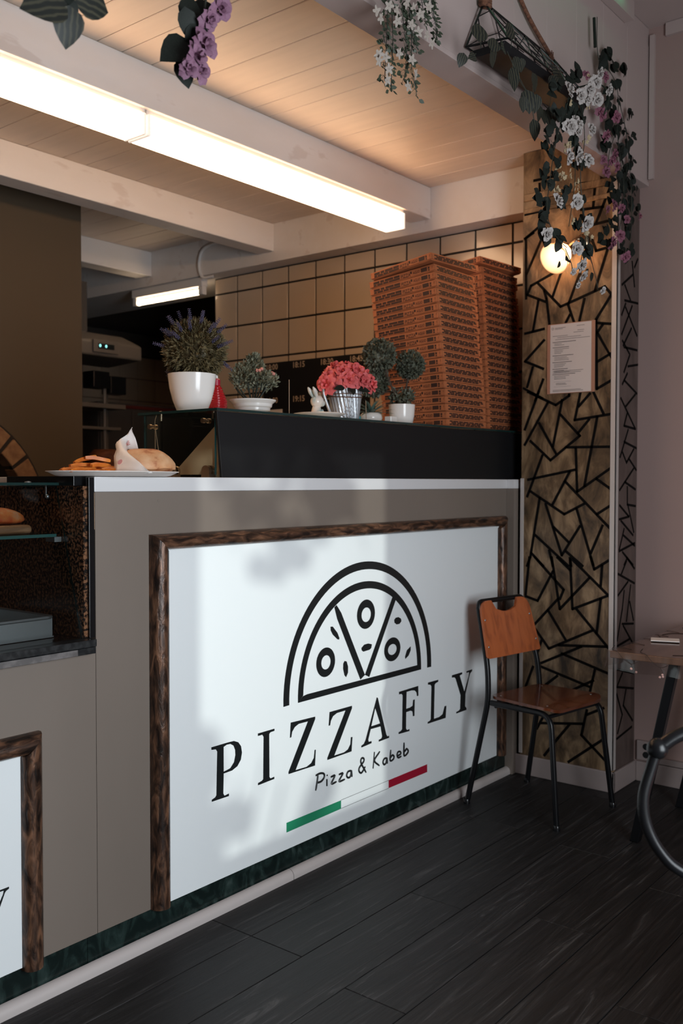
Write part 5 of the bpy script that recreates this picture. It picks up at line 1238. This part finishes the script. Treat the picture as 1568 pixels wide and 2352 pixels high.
# ================================================================== table with clear cloth
tb = thing('dining_table', 'brown wooden table with black slanting steel legs by the right wall', 'table', (2.4, -1.15, 0))
MB().box(1.992, 2.860, -1.55, -.752, .700, .724).build('table_top', M_tabletop, tb, True, bevel=.003)
for (fx, fy, tx2, ty2) in ((2.185, -.775, 2.165, -.925), (2.66, -.775, 2.68, -.925), (2.185, -1.53, 2.165, -1.38), (2.66, -1.53, 2.68, -1.38)):
    mb = MB(); s = .017
    for (a, b_, z0), in (((fx, fy, 0),),):
        mb.add([(fx - s, fy - s, 0), (fx + s, fy - s, 0), (fx + s, fy + s, 0), (fx - s, fy + s, 0), (tx2 - s, ty2 - s, .70), (tx2 + s, ty2 - s, .70), (tx2 + s, ty2 + s, .70), (tx2 - s, ty2 + s, .70)], [(3, 2, 1, 0), (4, 5, 6, 7), (0, 1, 5, 4), (1, 2, 6, 5), (2, 3, 7, 6), (3, 0, 4, 7)])
    mb.build('leg', M_blackmetal, tb, True, bevel=.004)
MB().box(2.14, 2.70, -1.40, -.90, .682, .6995).build('frame', M_blackmetal, tb, True)
cl = thing('table_cover', 'clear plastic table cover with printed blossom twigs hanging over the table edge', 'tablecloth', (2.4, -1.15, .724))
cv = MB()
X0, X1, Y0, Y1 = 1.988, 2.864, -1.554, -.748
q = random.Random(5)
def edge(pts, out):
    n = len(pts); vs = []
    for i, p in enumerate(pts):
        w = .004 + .004 * math.sin(i * 1.3)
        for k, dz in enumerate((0, .02, .042, .064)):
            vs.append((p[0] + out[0] * (.002 + w * k), p[1] + out[1] * (.002 + w * k), .7255 - dz))
    cv.add(vs, [(i * 4 + k, i * 4 + k + 1, (i + 1) * 4 + k + 1, (i + 1) * 4 + k) for i in range(n - 1) for k in range(3)])
N = 24
edge([(X0 + (X1 - X0) * i / N, Y1) for i in range(N + 1)], (0, 1)); edge([(X0, Y0 + (Y1 - Y0) * i / N) for i in range(N + 1)], (-1, 0))
edge([(X0 + (X1 - X0) * i / N, Y0) for i in range(N + 1)], (0, -1))
cv.add([(X0, Y0, .7258), (X1, Y0, .7258), (X1, Y1, .7258), (X0, Y1, .7258)], [(0, 1, 2, 3)])
cv.build('plastic_sheet', M_cloth, cl, True, smooth=60)
tw_ = MB(); bl = MB()
for i in range(7):
    y = -.765 - i * .115 + q.uniform(-.02, .02); z0 = .7268
    pts = [(X0 + .10, y + .03, z0), (X0 + .03, y + .01, z0), (X0 + .001, y - .02, z0 - .001), (X0 - .010, y - .045, .706), (X0 - .013, y - .075, .690), (X0 - .012, y - .10, .700)]
    tw_.tube(smooth_path(pts, 5), .0010, 5)
    tw_.tube(smooth_path([pts[4], (X0 - .016, y - .085, .672), (X0 - .018, y - .082, .660 + q.uniform(-.006, .006))], 4), .0010, 5)
    for k in range(3): bl.ball((X0 - .018, y - .085 + q.uniform(-.012, .012), .662 + q.uniform(-.006, .014)), .0042, 6, 5, (.5, 1, 1))
for i in range(5):
    x = X0 + .06 + i * .12
    pts = [(x, Y1 - .06, .7268), (x + .02, Y1 - .005, .7268), (x + .03, Y1 + .010, .708), (x + .055, Y1 + .013, .690)]
    tw_.tube(smooth_path(pts, 5), .0010, 5)
for i in range(40):
    x, y = q.uniform(X0 + .02, X1 - .02), q.uniform(Y0 + .02, Y1 - .02); a = q.uniform(0, 6.28)
    pts = [(x, y, .7268), (x + .05 * math.cos(a), y + .05 * math.sin(a), .7268), (x + .10 * math.cos(a + .4), y + .10 * math.sin(a + .4), .7268)]
    if all(X0 < p[0] < X1 and Y0 < p[1] < Y1 for p in pts): tw_.tube(smooth_path(pts, 3), .0012, 4)
stuff(tw_.build('twig_print', M_twig, cl, True)); stuff(bl.build('bud_print', M_blossom, cl, True, smooth=60))
nk = MB().box(-.035, .035, -.05, .05, 0, .0035).build('folded_slip', M_paper, bevel=.001); nk.location = (2.30, -.835, .7292); nk.rotation_euler = (0, 0, R(20)); tag(nk, 'small white folded slip lying on the covered table', 'paper')

# ================================================================== black bentwood armchair, only its arm hoop reaches into view
bw = thing('bentwood_armchair', 'black bentwood armchair with curved arm hoop at the right edge', 'chair', (.98, -1.90, 0))
hoop = smooth_path([(.549, -1.454, .820), (.541, -1.446, .785), (.530, -1.436, .730), (.533, -1.441, .680), (.548, -1.462, .630), (.573, -1.495, .593), (.64, -1.575, .548), (.73, -1.67, .520)], 6)
MB().tube(hoop, .0105, 12).build('arm_hoop', M_blackmetal, bw, True, smooth=60)
arm = smooth_path([(.549, -1.454, .820), (.579, -1.49, .848), (.64, -1.565, .870), (.76, -1.70, .885), (.90, -1.86, .89), (1.02, -2.0, .90)], 6)
MB().tube(arm, .0125, 12).build('arm_rail', M_blackmetal, bw, True, smooth=60)
MB().ball((.549, -1.454, .820), .0195, 16, 12).build('knuckle', M_blackmetal, bw, True, smooth=60)
MB().tube([(.73 + .24 + .24 * math.cos(a), -1.67 - .20 + .24 * math.sin(a), .46) for a in [2 * PI * k / 36 for k in range(36)]], .017, 10, closed=True).build('seat_ring', M_blackmetal, bw, True, smooth=60)
MB().lathe([(0, .452), (.225, .452), (.232, .460), (.225, .468), (0, .468)], 36, Matrix.Translation((.97, -1.87, 0))).build('seat', M_chairwood, bw, True, smooth=40)
MB().tube([(.73, -1.67, .520), (.80, -1.72, .465)], .0105, 10).build('hoop_foot', M_blackmetal, bw, True, smooth=60)
for a in (40, 130, 220, 310):
    p = Vector((.97 + .20 * math.cos(R(a)), -1.87 + .20 * math.sin(R(a)), .455)); f = Vector((.97 + .235 * math.cos(R(a)), -1.87 + .235 * math.sin(R(a)), 0))
    MB().tube([f, p], [.012, .016], 10).build('leg', M_blackmetal, bw, True, smooth=60)
MB().tube(smooth_path([(1.02, -2.0, .90), (1.10, -2.06, .80), (1.12, -2.05, .62), (1.11, -2.01, .46)], 5), .0125, 10).tube(smooth_path([(1.02, -2.0, .90), (1.12, -1.93, .90), (1.19, -1.82, .80), (1.17, -1.78, .46)], 5), .0125, 10).build('back_hoop', M_blackmetal, bw, True, smooth=60)

# ================================================================== hanging basket with peperomia on the header
q = random.Random(31)
YB = -.56
bk = thing('hanging_basket', 'black wire prism wall basket hung on brown rope above the flowers', 'basket', (1.70, -.545, 2.72))
yb, yf = -.532, -.660
# wire prism: ridge against the wall and trough edges
L0, R0 = (1.463, 2.812), (1.945, 2.787)
LB, RB = (1.355, 2.640), (2.003, 2.660)
LF, RF = (1.500, 2.640), (1.960, 2.640)
def W(p, y): return Vector((p[0], y, p[1]))
ridgeL, ridgeR = W((1.462, 2.812), -.545), W((1.945, 2.800), -.545)
bl_, br_ = W((1.372, 2.645), -.535), W((2.03, 2.64), -.535)
fl_, fr2 = W((1.40, 2.645), -.665), W((1.985, 2.64), -.665)
mb = MB()
for a, b_ in ((ridgeL, ridgeR), (ridgeL, bl_), (ridgeL, fl_), (ridgeR, br_), (ridgeR, fr2), (bl_, br_), (fl_, fr2), (bl_, fl_), (br_, fr2)): mb.tube([a, b_], .0036, 6)
mb.build('frame', M_blackmetal, bk, True, smooth=60)
mb = MB()
def lattice(A, B, C_, D, nx, nz):
    # A-B ridge, C-D base; irregular rhombic wires
    def P(u, v): return (A.lerp(B, u)).lerp(C_.lerp(D, u), v)
    pts = {}
    for i in range(nx + 1):
        for j in range(nz + 1):
            ju = 0 if j in (0, nz) and i in (0, nx) else q.uniform(-.25, .25) / nx
            pts[i, j] = P(min(1, max(0, i / nx + (ju if 0 < j < nz else 0))), j / nz)
    for i in range(nx):
        for j in range(nz):
            if (i + j) % 2: mb.tube([pts[i, j], pts[i + 1, j + 1]], .0018, 5)
            else: mb.tube([pts[i + 1, j], pts[i, j + 1]], .0018, 5)
    for i in range(1, nx):
        for j in range(1, nz): mb.tube([pts[i, j], pts[i + 1, j] if (i + j) % 2 else pts[i, j]], .0018, 5) if (i + j) % 2 else None
lattice(ridgeL, ridgeR, bl_, br_, 9, 3); lattice(ridgeL, ridgeR, fl_, fr2, 9, 3)
mb.build('wire_lattice', M_blackmetal, bk, True)
tr = MB(); tr.prism([(-.538, 2.642), (-.655, 2.642), (-.640, 2.618), (-.552, 2.618)], 0, 1.40, 1.995)
tr.build('trough', M_black, bk, True, bevel=.003)
MB().tube(smooth_path([(1.440, -.545, 2.95), (1.450, -.548, 2.87), (1.460, -.550, 2.812)], 6), .0075, 8).build('rope', M_rope, bk, True, smooth=60)
MB().tube(smooth_path([(1.65, -.535, 2.98), (1.700, -.540, 2.925), (1.780, -.545, 2.865), (1.925, -.550, 2.795)], 6), .0070, 8).build('rope', M_rope, bk, True, smooth=60)
rp = MB()
for k in range(3): rp.tube([(1.461 + .016 * math.cos(a), -.550 + .014 * math.sin(a), 2.800 + .008 * k + .004 * math.sin(a)) for a in [2 * PI * i / 14 for i in range(14)]], .0075, 7, closed=True)
stuff(rp.build('knot', M_rope, bk, True, smooth=60))
rp = MB()
for i in range(26):
    a = q.uniform(-1.2, 1.2) + (PI if i % 2 else 0); d = Vector((math.cos(a), -.25, math.sin(a) * .8 - .35)).normalized(); L = q.uniform(.03, .06)
    p = Vector((1.925 + q.uniform(-.015, .02), -.555, 2.785 - q.uniform(0, .05)))
    rp.tube([p, p + d * L * .6, p + d * L + Vector((0, 0, -.006))], .0017, 4)
stuff(rp.build('frayed_end', M_rope, bk, True, smooth=60))
pe = thing('trailing_peperomia', 'striped leaf trailing plant spilling from the black wire basket', 'plant', (1.6, -.62, 2.65))
for x, z, s, an in PEP_LEAVES: hang_leaf(pe, PEPLEAF, x, z, -.690 + .015 * q.random(), s * .82, an, .6, q)
mb = MB()
for st in PEP_STEMS: mb.tube(smooth_path([(a, -.680, c) for a, c in st], 4), .0013, 5)
mb.build('stem', M_stem, pe, True)

# ================================================================== garlands
def garland(name, label, cat, loc, stems, y, r=.0014):
    g = thing(name, label, cat, loc)
    mb = MB()
    for st in stems: mb.tube(smooth_path([(a, y + .006 * math.sin(7 * c), c) for a, c in st], 4), r, 5)
    mb.build('stem', M_stem, g, True)
    return g
WROSE = [rose_mesh('rose', M_wrose, s, .95, 15) for s in (5, 6)]
PROSE = [rose_mesh('rose', M_prose, s, 1.15, 13) for s in (7, 8)]
PURO = [rose_mesh('rose', M_purple, s, 1.1, 13) for s in (9,)]
CBL = blossom_mesh('blossom', M_cream, 5, .40, .30)
WBL = blossom_mesh('blossom', M_wist, 5, .28, .15, 3)
gw = garland('white_rose_garland', 'hanging garland of white roses and cream blossoms before the wall lamp', 'garland', (2.02, -.74, 2.60), WHITE_STEMS, -.740)
for i, (x, z, r_) in enumerate(WHITE_ROSES): hang_flower(gw, WROSE[i % 2], x, z, -.765 + .02 * q.random(), r_ * (1.0 if i < 22 else .9), q, 'rose', .05 if i < 16 else .5)
for x, z, r_ in CREAM_BLOSSOMS:
    hang_flower(gw, CBL, x, z, -.750 + .02 * q.random(), r_ * .75, q, 'blossom', .1)
    for k in range(2): hang_flower(gw, CBL, x + q.uniform(-.012, .012), z + q.uniform(-.014, .014), -.745 + .02 * q.random(), r_ * .6, q, 'blossom', .1)
WL2 = WHITE_GARLAND_LEAVES + [(x + q.uniform(-.018, .018), z + q.uniform(-.02, .02), s * q.uniform(.75, 1.0), an + q.uniform(-70, 70)) for k in range(4) for x, z, s, an in WHITE_GARLAND_LEAVES if z > 2.06]
for x, z, s, an in WL2: hang_leaf(gw, LEAFW if s < .027 else LEAF, x, z, -.745 + .025 * q.random(), s * 1.15, an, 1.0, q)
gp = garland('pink_rose_garland', 'hanging garland of mauve pink roses with dark leaves nearest the right wall', 'garland', (2.35, -.57, 2.95), PINK_STEMS, -.575)
MB().tube([(PINK_STEMS[0][0][0], -.560, PINK_STEMS[0][0][1]), (PINK_STEMS[0][1][0], -.562, PINK_STEMS[0][1][1] - .01)], .006, 8).build('thick_stem', M_leafdk, gp, True)
for i, (x, z, r_) in enumerate(PINK_ROSES): hang_flower(gp, PROSE[i % 2], x, z, -.600 + .02 * q.random(), r_ * 1.0, q, 'rose', .15)
PL2 = PINK_GARLAND_LEAVES + [(x + q.uniform(-.016, .016), z + q.uniform(-.02, .02), s * q.uniform(.8, 1.05), an + q.uniform(-70, 70)) for k in range(4) for x, z, s, an in PINK_GARLAND_LEAVES]
for x, z, s, an in PL2: hang_leaf(gp, LEAF if s > .028 else LEAFW, x, z, -.575 + .025 * q.random(), s * 1.15, an, 1.0, q)
# white wisteria
gs = garland('white_wisteria_spray', 'hanging spray of white wisteria with tiny green leaves on the header', 'garland', (.95, -.60, 2.60), WIST_STRANDS, -.600, .0011)
mb = MB()
for st in WIST_STRANDS:
    pts = smooth_path([(a, -.600, c) for a, c in st], 10)
    for i, p in enumerate(pts):
        if i % 2 or p.z > 2.70: continue
        for s in (-1, 1):
            for k in range(2):
                d = Vector((s * q.uniform(.5, 1), q.uniform(-.6, .3), q.uniform(-.8, .25))).normalized()
                base = p + d * q.uniform(.002, .012) + Vector((0, 0, q.uniform(-.006, .006)))
                L = q.uniform(.014, .019); w = d.cross(Vector((0, -1, q.uniform(-.5, .5)))).normalized() * L * .30
                mb.add([base, base + d * L * .35 + w, base + d * L * .7 + w * .8, base + d * L, base + d * L * .7 - w * .8, base + d * L * .35 - w], [(0, 1, 2, 3), (0, 3, 4, 5)])
                mb.tube([p, base], .0005, 3)
stuff(mb.build('small_leaves', nmat('mid_green_leaf', [(.3, (.020, .032, .018)), (.7, (.05, .066, .04))], (1, 1, 1), 60, 2, .5), gs, True))
for x, z in WIST_FLOWERS: hang_flower(gs, WBL, x, z, -.612, .0125, q, 'blossom', .3)
# nearer sprays at the top left
gu = garland('lilac_rose_spray', 'hanging spray of lilac roses with large dark leaves at the top', 'garland', (.22, -.60, 2.36), [PURPLE_STEM], -.600, .003)
for x, z, s, an in PURPLE_LEAVES: hang_leaf(gu, LEAFW, x, z, -.600 + .015 * q.random(), s * 1.1, an, .7, q)
for x, z, r_ in PURPLE_ROSES: hang_flower(gu, PURO[0], x, z, -.625, r_ * 1.1, q, 'rose', .05)
gl = garland('green_leaf_spray', 'hanging sprig of large dark green leaves in the upper left corner', 'garland', (-.10, -.60, 2.25), [TOP_STEM], -.600, .002)
for x, z, s, an in TOP_LEAVES: hang_leaf(gl, PEPLEAF if s > .05 else LEAF, x, z, -.600, s * .9, an, .5, q)
for st, y in ((PURPLE_STEM, -.6), (TOP_STEM, -.6)): pass
for g, st in ((gu, PURPLE_STEM), (gl, TOP_STEM)):
    x0, z0 = st[0]
    MB().tube(smooth_path([(x0, -.60, z0), (x0 + .003, -.585, z0 + .12), (x0, -.53, 2.62)], 5), .0022, 6).build('stalk', M_stem, g, True)
MB().tube(smooth_path([(.95, -.60, 2.64), (.95, -.57, 2.70), (.95, -.527, 2.76)], 5), .003, 6).build('stalk', M_stem, gs, True)
MB().tube(smooth_path([(1.93, -.74, 2.56), (1.98, -.735, 2.64), (2.05, -.66, 2.72), (2.08, -.527, 2.74)], 5), .003, 6).build('stalk', M_stem, gw, True)

# ================================================================== plants at the shop window behind the camera (their leaves break up the sunlight)
q = random.Random(77)
wpnt = thing('tall_window_plant', 'tall leafy plant in a dark pot outside the shop window', 'potted plant', (-3.24, -5.0, 0))
MB().lathe([(0, 0), (.14, 0), (.18, .30), (.185, .34), (.17, .34), (.16, .30), (0, .30)], 28).build('pot', M_black, wpnt, smooth=40)
mb = MB()
for k in range(7):
    a = k * .9; mb.tube(smooth_path([(.05 * math.cos(a), .05 * math.sin(a), .3), (.10 * math.cos(a), .06 * math.sin(a), .5), ((-.30 + .12 * k) * .8, .05 * math.sin(a), 1.19 + .05 * (k % 3))], 5), .007, 6)
mb.build('stem', M_stem, wpnt)
for i in range(34):
    x = q.uniform(-.30, .10) if i % 4 else q.uniform(-.3, .62); z = q.uniform(.62, 1.02) - .30 * max(0, x + .1)
    hang_leaf(wpnt, LEAFW, -3.24 + x, z + .39, -5.0 + q.uniform(-.08, .08), q.uniform(.07, .13), q.uniform(0, 360), .4, q)
wh = thing('hanging_window_plant', 'trailing plant in a hanging pot outside the shop window', 'potted plant', (-2.87, -5.0, 2.37))
MB().lathe([(0, -.02), (.09, 0), (.12, .14), (.11, .14), (.08, .02), (0, .02)], 24).build('pot', M_black, wh, smooth=40)
mb = MB()
for k in range(3): mb.tube([(.115 * math.cos(k * 2.1), .115 * math.sin(k * 2.1), .14), (0, 0, .88)], .003, 5)
mb.build('hanging_cord', M_rope, wh)
mb = MB()
for k in range(9):
    a = k * .7; mb.tube(smooth_path([(.10 * math.cos(a), .10 * math.sin(a), .13), (.20 * math.cos(a), .14 * math.sin(a), .10), ((-.30 + .085 * k), .12 * math.sin(a), -.25 - .1 * (k % 3))], 5), .004, 5)
mb.build('stem', M_stem, wh)
for i in range(30):
    hang_leaf(wh, LEAFW, -2.87 + q.uniform(-.28, .32), 2.37 - q.uniform(.12, .50), -5.0 + q.uniform(-.1, .1), q.uniform(.06, .12), q.uniform(180, 360), .4, q)
